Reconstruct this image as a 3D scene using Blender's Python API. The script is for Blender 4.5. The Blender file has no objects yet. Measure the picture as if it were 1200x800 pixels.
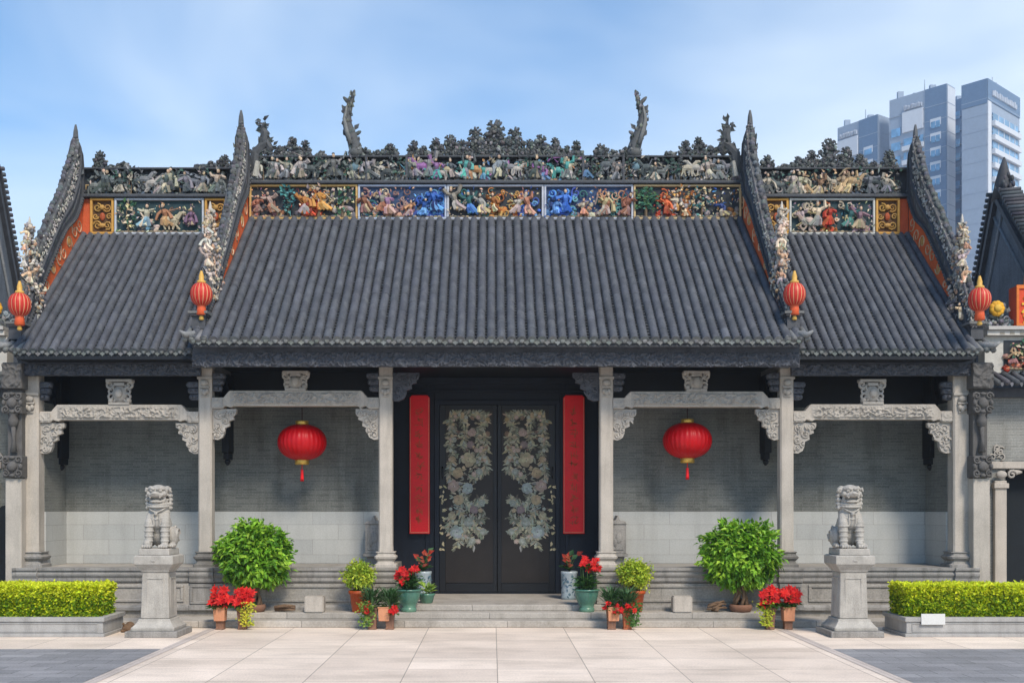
import bpy, bmesh, math, random
from mathutils import Vector, Matrix, noise, Quaternion
R = math.radians
sc = bpy.context.scene
COL = sc.collection

# ------------------------------------------------------------------ camera, light, exposure
CX, EYE, F = -0.07, 2.25, 1250.0          # camera x, eye height, focal length in photo pixels (1200 wide)
VX, VY = 577.0, 592.0                     # vanishing point in the photo
cam_d = bpy.data.cameras.new('camera')
cam = bpy.data.objects.new('camera', cam_d); COL.objects.link(cam)
cam.location = (CX, 0, EYE); cam.rotation_euler = (R(90), 0, 0)
cam_d.sensor_fit = 'HORIZONTAL'; cam_d.sensor_width = 36.0; cam_d.lens = F/1200*36
cam_d.shift_x = (600-VX)/1200; cam_d.shift_y = (VY-400)/1200
cam_d.clip_start = 0.1; cam_d.clip_end = 4000
sc.camera = cam

SUN_AZ, SUN_EL = 24.0, 47.0               # degrees to the right of straight behind the camera / above the horizon
world = bpy.data.worlds.new('World'); sc.world = world; world.use_nodes = True
wn, wl = world.node_tree.nodes, world.node_tree.links
wn.clear()
sky = wn.new('ShaderNodeTexSky'); sky.sky_type = 'NISHITA'; sky.sun_disc = False
sky.sun_elevation = R(SUN_EL); sky.sun_rotation = R(180-SUN_AZ)
sky.air_density = 1.15; sky.dust_density = 0.3; sky.ozone_density = 3.0
tc = wn.new('ShaderNodeTexCoord')
mp = wn.new('ShaderNodeMapping'); mp.inputs['Scale'].default_value = (1.3, 1.0, 2.6); mp.inputs['Location'].default_value = (0.35, 0.2, 0.1)
mp.inputs['Rotation'].default_value = (0, R(18), 0)
n1 = wn.new('ShaderNodeTexNoise'); n1.inputs['Scale'].default_value = 2.0; n1.inputs['Detail'].default_value = 4; n1.inputs['Roughness'].default_value = 0.45
n1.inputs['Distortion'].default_value = 0.4
cr = wn.new('ShaderNodeValToRGB'); cr.color_ramp.elements[0].position = 0.32; cr.color_ramp.elements[1].position = 0.68
cr.color_ramp.elements[0].color = (0.02, 0.02, 0.02, 1); cr.color_ramp.elements[1].color = (0.75, 0.75, 0.75, 1)
mx = wn.new('ShaderNodeMixRGB'); mx.inputs[2].default_value = (5.5, 6.2, 6.9, 1)
bg = wn.new('ShaderNodeBackground'); bg.inputs['Strength'].default_value = 0.15
wo = wn.new('ShaderNodeOutputWorld')
wl.new(tc.outputs['Generated'], mp.inputs[0]); wl.new(mp.outputs[0], n1.inputs['Vector']); 
sx = wn.new('ShaderNodeSeparateXYZ'); wl.new(tc.outputs['Generated'], sx.inputs[0])
ma = wn.new('ShaderNodeMath'); ma.operation = 'MULTIPLY_ADD'; ma.inputs[1].default_value = 0.26; wl.new(sx.outputs[0], ma.inputs[0]); 
mz = wn.new('ShaderNodeMath'); mz.operation = 'MULTIPLY_ADD'; mz.inputs[1].default_value = -0.55; mz.inputs[2].default_value = 0.20; wl.new(sx.outputs[2], mz.inputs[0])
md = wn.new('ShaderNodeMath'); md.operation = 'ADD'; wl.new(mz.outputs[0], md.inputs[0]); wl.new(n1.outputs['Fac'], md.inputs[1]); wl.new(md.outputs[0], ma.inputs[2])
wl.new(ma.outputs[0], cr.inputs[0])
wl.new(cr.outputs[0], mx.inputs[0]); 
tn = wn.new('ShaderNodeMixRGB'); tn.blend_type = 'MULTIPLY'; tn.inputs[0].default_value = 1; tn.inputs[2].default_value = (0.58, 0.88, 1.05, 1); wl.new(sky.outputs[0], tn.inputs[1])
wl.new(tn.outputs[0], mx.inputs[1]); wl.new(mx.outputs[0], bg.inputs[0]); wl.new(bg.outputs[0], wo.inputs[0])

sun_d = bpy.data.lights.new('sun', 'SUN'); sun_d.energy = 3.2; sun_d.angle = R(14.0); sun_d.color = (1.0, 0.89, 0.75)
sun = bpy.data.objects.new('sun', sun_d); COL.objects.link(sun)
a, e = R(SUN_AZ), R(SUN_EL)
S = Vector((math.sin(a)*math.cos(e), -math.cos(a)*math.cos(e), math.sin(e)))
sun.rotation_euler = S.to_track_quat('Z', 'Y').to_euler(); sun.location = S*60

sc.view_settings.view_transform = 'Standard'; sc.view_settings.look = 'None'
sc.view_settings.exposure = 0.33; sc.view_settings.gamma = 1.0; sc.view_settings.use_curve_mapping = False
sc.cycles.use_denoising = True
sc.cycles.max_bounces = 8; sc.cycles.diffuse_bounces = 5

def PX(px, Y): return (px-VX)*Y/F + CX     # photo column at depth Y -> world x
def PZ(py, Y): return EYE + (VY-py)*Y/F    # photo row at depth Y -> world z

# ------------------------------------------------------------------ materials
def mat_base(name):
    m = bpy.data.materials.new(name); m.use_nodes = True
    nt = m.node_tree
    return m, nt.nodes, nt.links, nt.nodes['Principled BSDF']

def node(ns, typ, **kw):
    n = ns.new(typ)
    for k, v in kw.items():
        if hasattr(n, k): setattr(n, k, v)
        else: n.inputs[k].default_value = v
    return n

def mottled(name, col, rough=0.75, var=0.25, scale=3.0, fine=40.0, bump=0.15, streak=0.0, attr=False, metal=0.0, spec=0.3, stain=(0.12, 0.11, 0.10), hue=None):
    """solid colour (or the mesh's painted colour) broken up by two noises, optional run-off streaks and bump"""
    m, ns, ls, b = mat_base(name)
    t = ns.new('ShaderNodeTexCoord')
    g = node(ns, 'ShaderNodeTexNoise', Scale=scale, Detail=6.0, Roughness=0.6)
    f = node(ns, 'ShaderNodeTexNoise', Scale=fine, Detail=3.0, Roughness=0.6)
    ls.new(t.outputs['Object'], g.inputs['Vector']); ls.new(t.outputs['Object'], f.inputs['Vector'])
    ad = node(ns, 'ShaderNodeMath', operation='ADD'); ls.new(g.outputs['Fac'], ad.inputs[0]); ls.new(f.outputs['Fac'], ad.inputs[1])
    mr = node(ns, 'ShaderNodeMapRange'); mr.inputs[1].default_value = 0.65; mr.inputs[2].default_value = 1.35
    mr.inputs[3].default_value = 1-var; mr.inputs[4].default_value = 1+var
    ls.new(ad.outputs[0], mr.inputs[0])
    mu = node(ns, 'ShaderNodeMixRGB', blend_type='MULTIPLY'); mu.inputs[0].default_value = 1
    if attr:
        at = node(ns, 'ShaderNodeAttribute', attribute_name='Col'); ls.new(at.outputs['Color'], mu.inputs[1])
    else:
        mu.inputs[1].default_value = (*col, 1)
    ls.new(mr.outputs[0], mu.inputs[2])
    out = mu.outputs[0]
    if hue:
        h = node(ns, 'ShaderNodeTexNoise', Scale=scale*0.6, Detail=3.0); ls.new(t.outputs['Object'], h.inputs['Vector'])
        hr = node(ns, 'ShaderNodeMapRange'); hr.inputs[1].default_value = 0.4; hr.inputs[2].default_value = 0.7; hr.inputs[4].default_value = 0.7
        ls.new(h.outputs['Fac'], hr.inputs[0])
        hm = node(ns, 'ShaderNodeMixRGB'); ls.new(hr.outputs[0], hm.inputs[0]); ls.new(out, hm.inputs[1]); hm.inputs[2].default_value = (*hue, 1); out = hm.outputs[0]
    if streak:
        mp = node(ns, 'ShaderNodeMapping'); mp.inputs['Scale'].default_value = (7, 7, 0.7); ls.new(t.outputs['Object'], mp.inputs[0])
        s = node(ns, 'ShaderNodeTexNoise', Scale=1.0, Detail=5.0, Roughness=0.65); ls.new(mp.outputs[0], s.inputs['Vector'])
        sr = node(ns, 'ShaderNodeMapRange'); sr.inputs[1].default_value = 0.48; sr.inputs[2].default_value = 0.75; sr.inputs[4].default_value = streak
        ls.new(s.outputs['Fac'], sr.inputs[0])
        sm = node(ns, 'ShaderNodeMixRGB'); ls.new(sr.outputs[0], sm.inputs[0]); ls.new(out, sm.inputs[1]); sm.inputs[2].default_value = (*stain, 1); out = sm.outputs[0]
    ls.new(out, b.inputs['Base Color'])
    b.inputs['Roughness'].default_value = rough; b.inputs['Metallic'].default_value = metal; b.inputs['Specular IOR Level'].default_value = spec
    if bump:
        bp = node(ns, 'ShaderNodeBump', Strength=bump, Distance=0.02); ls.new(f.outputs['Fac'], bp.inputs['Height']); ls.new(bp.outputs[0], b.inputs['Normal'])
    return m

def wall_coords(ns, ls, swap=False):
    t = ns.new('ShaderNodeTexCoord'); s = ns.new('ShaderNodeSeparateXYZ'); ls.new(t.outputs['Object'], s.inputs[0])
    ad = node(ns, 'ShaderNodeMath', operation='ADD'); ls.new(s.outputs[0], ad.inputs[0]); ls.new(s.outputs[1], ad.inputs[1])
    c = ns.new('ShaderNodeCombineXYZ'); ls.new(ad.outputs[0], c.inputs[0]); ls.new(s.outputs[2], c.inputs[1])
    return t, c

def masonry(name, c1, c2, mortar, bw, bh, ms, bump=0.4, rough=0.85, offset=0.5, var=0.3, ground=False, streak=0.0, bias=0.0, spec=0.25, freq=2):
    m, ns, ls, b = mat_base(name)
    if ground:
        t = ns.new('ShaderNodeTexCoord'); vec = t.outputs['Object']
    else:
        t, c = wall_coords(ns, ls); vec = c.outputs[0]
    wob = node(ns, 'ShaderNodeTexNoise', Scale=4.0, Detail=2.0); ls.new(t.outputs['Object'], wob.inputs['Vector'])
    wv = node(ns, 'ShaderNodeVectorMath', operation='SCALE'); wv.inputs['Scale'].default_value = 0.004
    ls.new(wob.outputs['Color'], wv.inputs[0])
    av = node(ns, 'ShaderNodeVectorMath', operation='ADD'); ls.new(vec, av.inputs[0]); ls.new(wv.outputs[0], av.inputs[1])
    br = ns.new('ShaderNodeTexBrick'); br.offset = offset; br.offset_frequency = freq; br.squash = 1
    br.inputs['Scale'].default_value = 1; br.inputs['Brick Width'].default_value = bw; br.inputs['Row Height'].default_value = bh
    br.inputs['Mortar Size'].default_value = ms; br.inputs['Mortar Smooth'].default_value = 0.2; br.inputs['Bias'].default_value = bias
    br.inputs['Color1'].default_value = (*c1, 1); br.inputs['Color2'].default_value = (*c2, 1); br.inputs['Mortar'].default_value = (*mortar, 1)
    ls.new(av.outputs[0], br.inputs['Vector'])
    g = node(ns, 'ShaderNodeTexNoise', Scale=0.9, Detail=7.0, Roughness=0.62); f = node(ns, 'ShaderNodeTexNoise', Scale=35.0, Detail=4.0)
    ls.new(t.outputs['Object'], g.inputs['Vector']); ls.new(t.outputs['Object'], f.inputs['Vector'])
    ad = node(ns, 'ShaderNodeMath', operation='ADD'); ls.new(g.outputs['Fac'], ad.inputs[0]); ls.new(f.outputs['Fac'], ad.inputs[1])
    mr = node(ns, 'ShaderNodeMapRange'); mr.inputs[1].default_value = 0.65; mr.inputs[2].default_value = 1.35; mr.inputs[3].default_value = 1-var; mr.inputs[4].default_value = 1+var
    ls.new(ad.outputs[0], mr.inputs[0])
    mu = node(ns, 'ShaderNodeMixRGB', blend_type='MULTIPLY'); mu.inputs[0].default_value = 1; ls.new(br.outputs[0], mu.inputs[1]); ls.new(mr.outputs[0], mu.inputs[2])
    out = mu.outputs[0]
    if streak:
        mp = node(ns, 'ShaderNodeMapping'); mp.inputs['Scale'].default_value = (2.2, 2.2, 0.35) if not ground else (0.5, 1.6, 1); ls.new(t.outputs['Object'], mp.inputs[0])
        s = node(ns, 'ShaderNodeTexNoise', Scale=1.0, Detail=6.0, Roughness=0.65); ls.new(mp.outputs[0], s.inputs['Vector'])
        sr = node(ns, 'ShaderNodeMapRange'); sr.inputs[1].default_value = 0.48; sr.inputs[2].default_value = 0.75; sr.inputs[4].default_value = streak
        ls.new(s.outputs['Fac'], sr.inputs[0])
        sm = node(ns, 'ShaderNodeMixRGB', blend_type='MULTIPLY'); ls.new(sr.outputs[0], sm.inputs[0]); ls.new(out, sm.inputs[1]); sm.inputs[2].default_value = (0.42, 0.41, 0.38, 1); out = sm.outputs[0]
    ls.new(out, b.inputs['Base Color'])
    b.inputs['Roughness'].default_value = rough; b.inputs['Specular IOR Level'].default_value = spec
    mh = node(ns, 'ShaderNodeMath', operation='MULTIPLY'); mh.inputs[1].default_value = -1.0; ls.new(br.outputs['Fac'], mh.inputs[0])
    hh = node(ns, 'ShaderNodeMath', operation='MULTIPLY_ADD'); hh.inputs[1].default_value = 0.35; ls.new(f.outputs['Fac'], hh.inputs[0]); ls.new(mh.outputs[0], hh.inputs[2])
    bp = node(ns, 'ShaderNodeBump', Strength=bump, Distance=0.01); ls.new(hh.outputs[0], bp.inputs['Height']); ls.new(bp.outputs[0], b.inputs['Normal'])
    return m

def leafy(name, rough=0.5):
    m, ns, ls, b = mat_base(name)
    at = node(ns, 'ShaderNodeAttribute', attribute_name='Col')
    ls.new(at.outputs['Color'], b.inputs['Base Color'])
    b.inputs['Roughness'].default_value = rough; b.inputs['Specular IOR Level'].default_value = 0.35
    tr = ns.new('ShaderNodeBsdfTranslucent'); ls.new(at.outputs['Color'], tr.inputs[0])
    mi = ns.new('ShaderNodeMixShader'); mi.inputs[0].default_value = 0.28
    ls.new(b.outputs[0], mi.inputs[1]); ls.new(tr.outputs[0], mi.inputs[2]); ls.new(mi.outputs[0], ns['Material Output'].inputs[0])
    return m

M = {}
M['granite'] = mottled('pale_granite', (0.44, 0.395, 0.34), 0.8, 0.26, 1.6, 60, 0.15, streak=0.5, stain=(0.2, 0.18, 0.15))
M['granite_grey'] = mottled('weathered_granite', (0.27, 0.255, 0.235), 0.85, 0.32, 1.8, 45, 0.2, streak=0.7, stain=(0.07, 0.066, 0.06))
M['lion'] = mottled('lion_stone', (0.39, 0.365, 0.325), 0.85, 0.3, 4.0, 60, 0.2, streak=0.5, stain=(0.2, 0.185, 0.16))
M['granite_dark'] = mottled('dark_granite', (0.17, 0.16, 0.145), 0.85, 0.35, 2.5, 45, 0.2, streak=0.6, stain=(0.06, 0.056, 0.05))
M['carved'] = mottled('carved_stone', (0.37, 0.34, 0.30), 0.85, 0.25, 4, 60, 0.15, attr=False)
M['carved_dark'] = mottled('carved_dark_wood', (0.075, 0.08, 0.094), 0.6, 0.4, 6, 60, 0.2)
M['carved_brick'] = mottled('carved_grey_brick', (0.105, 0.10, 0.095), 0.85, 0.35, 6, 60, 0.2)
M['timber'] = mottled('black_timber', (0.009, 0.011, 0.015), 0.55, 0.3, 2, 30, 0.1)
M['door_wall'] = mottled('navy_black_lacquer', (0.008, 0.012, 0.021), 0.55, 0.25, 2, 40, 0.05)
M['door'] = mottled('charcoal_door_paint', (0.011, 0.0118, 0.0145), 0.4, 0.2, 3, 60, 0.05)
M['door_panel'] = mottled('brown_black_panel', (0.021, 0.0165, 0.0145), 0.45, 0.35, 2.5, 50, 0.05)
M['iron'] = mottled('black_iron', (0.01, 0.01, 0.012), 0.4, 0.2, 3, 60, 0.05)
M['tile'] = mottled('grey_roof_tile', (0.06, 0.066, 0.078), 0.7, 0.36, 3.5, 32, 0.3, attr=True, streak=0.38, stain=(0.19, 0.195, 0.195))
M['plaster'] = mottled('painted_plaster', (0, 0, 0), 0.7, 0.22, 6, 50, 0.12, attr=True)
M['ceramic'] = mottled('weathered_ceramic', (0, 0, 0), 0.65, 0.35, 5, 40, 0.2, attr=True)
M['inlay'] = mottled('flower_inlay_paint', (0, 0, 0), 0.6, 0.28, 9, 60, 0.05, attr=True)
M['brick'] = masonry('grey_green_brick', (0.128, 0.134, 0.122), (0.172, 0.175, 0.158), (0.185, 0.186, 0.170), 0.30, 0.058, 0.007, streak=0.75, var=0.36)
M['brick_pale'] = masonry('pale_grey_brick', (0.21, 0.21, 0.195), (0.27, 0.27, 0.25), (0.30, 0.295, 0.27), 0.30, 0.058, 0.007, streak=0.6, var=0.3)
M['ashlar'] = masonry('pale_ashlar', (0.37, 0.375, 0.36), (0.43, 0.43, 0.405), (0.27, 0.26, 0.24), 1.05, 0.31, 0.004, bump=0.2, streak=0.28, var=0.13)
M['plinth'] = masonry('plinth_stone', (0.29, 0.27, 0.24), (0.36, 0.33, 0.29), (0.16, 0.15, 0.135), 1.9, 3.0, 0.004, bump=0.2, streak=0.6, var=0.3)
M['step'] = masonry('step_stone', (0.36, 0.33, 0.29), (0.45, 0.41, 0.36), (0.14, 0.13, 0.12), 1.9, 3.0, 0.006, bump=0.2, streak=0.55, var=0.25)
M['pave'] = masonry('pink_granite_paving', (0.72, 0.60, 0.495), (0.87, 0.735, 0.61), (0.36, 0.30, 0.25), 1.24, 1.05, 0.007, bump=0.15, rough=0.6, offset=0.0, var=0.2, ground=True, streak=0.5, spec=0.35)
M['pave_dark'] = masonry('grey_granite_paving', (0.225, 0.225, 0.23), (0.30, 0.295, 0.30), (0.13, 0.13, 0.13), 0.62, 0.31, 0.007, bump=0.2, rough=0.7, var=0.25, ground=True, streak=0.4)
M['pave_edge'] = masonry('grey_edge_paving', (0.52, 0.45, 0.40), (0.58, 0.50, 0.44), (0.34, 0.3, 0.26), 0.2, 1.2, 0.006, bump=0.15, var=0.2, ground=True, streak=0.3, offset=0)
M['planter'] = mottled('planter_granite', (0.36, 0.35, 0.335), 0.85, 0.28, 2.5, 70, 0.2, streak=0.4, stain=(0.13, 0.125, 0.115))
M['red_board'] = mottled('red_lacquer', (0.76, 0.012, 0.018), 0.45, 0.16, 2, 30, 0.03)
M['gold'] = mottled('gold_paint', (0.62, 0.38, 0.08), 0.35, 0.2, 8, 60, 0.05, metal=0.6)
M['lantern'] = mottled('red_lantern_silk', (0.50, 0.002, 0.006), 0.42, 0.2, 3, 60, 0.02, spec=0.3)
M['lantern_small'] = mottled('striped_lantern', (0, 0, 0), 0.45, 0.15, 6, 60, 0.05, attr=True)
M['cord'] = mottled('dark_cord', (0.05, 0.02, 0.02), 0.8, 0.2, 6, 60, 0)
M['terracotta'] = mottled('terracotta', (0.40, 0.115, 0.045), 0.7, 0.25, 6, 50, 0.1, streak=0.2)
M['brown_pot'] = mottled('brown_clay', (0.21, 0.105, 0.065), 0.8, 0.3, 6, 50, 0.15, streak=0.3)
M['orange_pot'] = mottled('orange_clay', (0.56, 0.25, 0.135), 0.75, 0.15, 6, 50, 0.1)
M['red_pot'] = mottled('red_glazed_pot', (0.44, 0.075, 0.018), 0.35, 0.25, 4, 30, 0.03)
M['green_pot'] = mottled('green_glaze', (0.055, 0.165, 0.125), 0.25, 0.3, 4, 30, 0.03, spec=0.5, hue=(0.15, 0.26, 0.16))
M['porcelain'] = mottled('blue_white_porcelain', (0.33, 0.38, 0.40), 0.3, 0.2, 4, 30, 0.03, spec=0.5, hue=(0.18, 0.25, 0.27))
M['soil'] = mottled('dark_soil', (0.02, 0.015, 0.01), 0.95, 0.4, 12, 60, 0.3)
M['wood'] = mottled('weathered_wood', (0.16, 0.10, 0.06), 0.85, 0.4, 8, 60, 0.3)
M['leaf'] = leafy('leaves'); M['petal'] = leafy('petals', 0.6)
M['card'] = mottled('white_card', (0.6, 0.6, 0.58), 0.6, 0.06, 4, 30, 0)
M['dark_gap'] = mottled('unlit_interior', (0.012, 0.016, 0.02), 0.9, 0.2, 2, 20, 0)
M['slate_plaster'] = mottled('slate_blue_plaster', (0.13, 0.15, 0.175), 0.85, 0.4, 0.9, 25, 0.15, streak=0.4, stain=(0.03, 0.035, 0.045))
M['tower_grey'] = mottled('grey_cladding', (0.26, 0.325, 0.42), 0.6, 0.08, 0.05, 2, 0)
M['tower_blue'] = mottled('blue_cladding', (0.11, 0.18, 0.29), 0.5, 0.1, 0.05, 2, 0)
M['tower_white'] = mottled('pale_cladding', (0.52, 0.56, 0.62), 0.6, 0.06, 0.05, 2, 0)
M['tower_glass'] = mottled('tinted_glass', (0.13, 0.28, 0.46), 0.15, 0.5, 0.25, 1.3, 0, spec=0.8)
M['tower_sign'] = mottled('sign_letters', (0.42, 0.47, 0.55), 0.5, 0.05, 1, 3, 0)

# ------------------------------------------------------------------ mesh builder
def jit(rng, c, k=0.12, hue=0.25):
    s = 1+rng.uniform(-k, k)
    return tuple(max(0.0, ch*s*(1+rng.uniform(-k*hue, k*hue))) for ch in c[:3])

CHISELLED = {'relief_figures', 'ridge_figures', 'crest_ornament', 'gable_figures', 'ridge_carving', 'ridge_coping', 'cornice_ornament', 'dragon_finial'}
class MB:
    def __init__(self): self.v, self.f, self.c, self.s = [], [], [], []
    def add(self, vs, fs, col=(0.5, 0.5, 0.5), smooth=False):
        b = len(self.v); self.v.extend(tuple(p) for p in vs)
        for q in fs:
            self.f.append(tuple(b+i for i in q)); self.c.append(col); self.s.append(smooth)
    def box(self, x0, x1, y0, y1, z0, z1, col=(0.5, 0.5, 0.5), m=None):
        vs = [Vector(p) for p in ((x0,y0,z0),(x1,y0,z0),(x1,y1,z0),(x0,y1,z0),(x0,y0,z1),(x1,y0,z1),(x1,y1,z1),(x0,y1,z1))]
        if m: vs = [m @ p for p in vs]
        self.add(vs, [(0,3,2,1),(4,5,6,7),(0,1,5,4),(1,2,6,5),(2,3,7,6),(3,0,4,7)], col)
        return self
    def frustum(self, cx, cy, z0, w0, d0, z1, w1, d1, col=(0.5,)*3):
        vs = []
        for z, w, d in ((z0, w0, d0), (z1, w1, d1)):
            vs += [(cx-w/2,cy-d/2,z),(cx+w/2,cy-d/2,z),(cx+w/2,cy+d/2,z),(cx-w/2,cy+d/2,z)]
        self.add(vs, [(0,3,2,1),(4,5,6,7),(0,1,5,4),(1,2,6,5),(2,3,7,6),(3,0,4,7)], col)
        return self
    def sqprofile(self, cx, cy, prof, col=(0.5,)*3, ratio=1.0, cham=0.0):
        """stacked square (or chamfered) rings: prof = [(half width, z)]"""
        rings = []
        for w, z in prof:
            d = w*ratio
            if cham:
                k = cham
                rings.append([(-w+k,-d),(w-k,-d),(w,-d+k),(w,d-k),(w-k,d),(-w+k,d),(-w,d-k),(-w,-d+k)])
            else: rings.append([(-w,-d),(w,-d),(w,d),(-w,d)])
        n = len(rings[0]); vs = []; fs = []
        for (w, z), r in zip(prof, rings): vs += [(cx+x, cy+y, z) for x, y in r]
        for i in range(len(prof)-1):
            for j in range(n):
                k = (j+1) % n; fs.append((i*n+j, i*n+k, (i+1)*n+k, (i+1)*n+j))
        fs.append(tuple(reversed(range(n)))); fs.append(tuple(range((len(prof)-1)*n, len(prof)*n)))
        self.add(vs, fs, col); return self
    def prism(self, poly, axis, a0, a1, col=(0.5,)*3):
        """poly: 2D points; axis 'x' -> points are (y,z); 'y' -> (x,z); 'z' -> (x,y)"""
        def p3(p, a):
            return (a, p[0], p[1]) if axis == 'x' else ((p[0], a, p[1]) if axis == 'y' else (p[0], p[1], a))
        n = len(poly); vs = [p3(p, a0) for p in poly]+[p3(p, a1) for p in poly]
        fs = [tuple(range(n)), tuple(reversed(range(n, 2*n)))]+[(i, i+n, (i+1) % n+n, (i+1) % n) for i in range(n)]
        self.add(vs, fs, col); return self
    def ell(self, c, r, col=(0.5,)*3, n=8, k=5, rot=None):
        vs = []; fs = []; c = Vector(c)
        if not hasattr(r, '__len__'): r = (r, r, r)
        for i in range(k+1):
            t = math.pi*i/k
            for j in range(n):
                p = 2*math.pi*j/n
                q = Vector((r[0]*math.sin(t)*math.cos(p), r[1]*math.sin(t)*math.sin(p), r[2]*math.cos(t)))
                if rot: q = rot @ q
                vs.append(c+q)
        for i in range(k):
            for j in range(n):
                q = (j+1) % n
                if i == 0: fs.append((j, n+j, n+q))
                elif i == k-1: fs.append((i*n+j, (i+1)*n+j, i*n+q))
                else: fs.append((i*n+j, (i+1)*n+j, (i+1)*n+q, i*n+q))
        self.add(vs, fs, col, True); return self
    def tube(self, pts, rad, n=6, col=(0.5,)*3, caps=True, flat=1.0):
        pts = [Vector(p) for p in pts]
        if not hasattr(rad, '__len__'): rad = [rad]*len(pts)
        vs = []; fs = []; up = None
        for i, p in enumerate(pts):
            t = (pts[min(i+1, len(pts)-1)]-pts[max(i-1, 0)])
            if t.length < 1e-9: t = Vector((0, 0, 1))
            t.normalize()
            if up is None:
                up = Vector((0, 0, 1)) if abs(t.z) < 0.9 else Vector((0, 1, 0))
            s = t.cross(up)
            if s.length < 1e-6: s = t.orthogonal()
            s.normalize(); up = s.cross(t).normalized()
            for j in range(n):
                a = 2*math.pi*j/n
                vs.append(p+s*(math.cos(a)*rad[i])+up*(math.sin(a)*rad[i]*flat))
        for i in range(len(pts)-1):
            for j in range(n):
                q = (j+1) % n; fs.append((i*n+j, i*n+q, (i+1)*n+q, (i+1)*n+j))
        if caps: fs += [tuple(reversed(range(n))), tuple(range((len(pts)-1)*n, len(pts)*n))]
        self.add(vs, fs, col, True); return self
    def lathe(self, prof, c=(0, 0, 0), n=24, col=(0.5,)*3, rf=None, smooth=True):
        vs = []; fs = []
        for r, z in prof:
            for j in range(n):
                a = 2*math.pi*j/n; rr = r*(rf(a) if rf else 1)
                vs.append((c[0]+rr*math.cos(a), c[1]+rr*math.sin(a), c[2]+z))
        for i in range(len(prof)-1):
            for j in range(n):
                q = (j+1) % n; fs.append((i*n+j, i*n+q, (i+1)*n+q, (i+1)*n+j))
        self.add(vs, fs, col, smooth)
        self.add([vs[j] for j in range(n)], [tuple(reversed(range(n)))], col); k = (len(prof)-1)*n
        self.add([vs[k+j] for j in range(n)], [tuple(range(n))], col)
        return self
    def leaf(self, p, d, nrm, L, W, col, fold=0.25):
        d = d.normalized(); s = d.cross(nrm)
        if s.length < 1e-6: s = d.orthogonal()
        s.normalize(); u = s.cross(d)
        a = p; m1 = p+d*(L*0.45)+s*(W/2)+u*(W*fold); m2 = p+d*(L*0.45)-s*(W/2)+u*(W*fold); mc = p+d*(L*0.5); b = p+d*L-u*(W*0.2)
        self.add([a, m1, b, m2, mc], [(0, 4, 1), (1, 4, 2), (2, 4, 3), (3, 4, 0)], col, False)
    def relief(self, o, U, V, N, lu, lv, nu, nv, h, mask=None, col=(0.5,)*3, colf=None):
        o, U, V, N = map(Vector, (o, U, V, N)); vs = []; fs = []
        for j in range(nv+1):
            for i in range(nu+1):
                u, v = lu*i/nu, lv*j/nv
                vs.append(o+U*u+V*v+N*h(u, v))
        for j in range(nv):
            for i in range(nu):
                if mask and not mask(lu*(i+.5)/nu, lv*(j+.5)/nv): continue
                fs.append((j*(nu+1)+i, j*(nu+1)+i+1, (j+1)*(nu+1)+i+1, (j+1)*(nu+1)+i))
        self.add(vs, fs, col, True)
    def spiral(self, c, r, turns, tr, col, start=0, sgn=1, n=14, plane='xz', tail=None):
        pts = []; rad = []
        for i in range(n+1):
            t = i/n; a = start+sgn*turns*2*math.pi*t; q = r*(1-0.85*t)
            x, z = q*math.cos(a), q*math.sin(a)
            pts.append((c[0]+x, c[1], c[2]+z) if plane == 'xz' else (c[0], c[1]+x, c[2]+z)); rad.append(tr*(1-0.4*t))
        self.tube(pts, rad, 5, col)
    def ext(self, o):
        b = len(self.v); self.v += o.v; self.f += [tuple(b+i for i in q) for q in o.f]; self.c += o.c; self.s += o.s; return self
    def mirror_x(self):
        o = MB(); o.v = [(-x, y, z) for x, y, z in self.v]; o.f = [tuple(reversed(q)) for q in self.f]; o.c = list(self.c); o.s = list(self.s); return o
    def mesh(self, name, bevel=0.0, segs=1, off=Vector((0, 0, 0))):
        me = bpy.data.meshes.new(name)
        me.from_pydata([(p[0]-off.x, p[1]-off.y, p[2]-off.z) for p in self.v], [], self.f)
        ca = me.color_attributes.new('Col', 'FLOAT_COLOR', 'CORNER')
        buf = []
        for q, c in zip(self.f, self.c): buf.extend((c[0], c[1], c[2], 1.0)*len(q))
        ca.data.foreach_set('color', buf)
        me.polygons.foreach_set('use_smooth', self.s)
        if bevel:
            bm = bmesh.new(); bm.from_mesh(me)
            es = [ed for ed in bm.edges if len(ed.link_faces) == 2 and ed.calc_face_angle(0) > R(25)]
            bmesh.ops.bevel(bm, geom=es, offset=bevel, segments=segs, affect='EDGES', clamp_overlap=True)
            bm.to_mesh(me); bm.free()
        me.update()
        return me
    def build(self, name, mat, parent=None, bevel=0.0, local=False, segs=1):
        if name in CHISELLED: self.s = [False]*len(self.s)     # cut facets, not smooth blobs
        off = Vector((0, 0, 0))
        if parent and not local:
            p = parent
            while p: off += p.location; p = p.parent
        me = self.mesh(name, bevel, segs, off)
        me.materials.append(M[mat])
        o = bpy.data.objects.new(name, me); COL.objects.link(o)
        if parent: o.parent = parent
        return o

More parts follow.
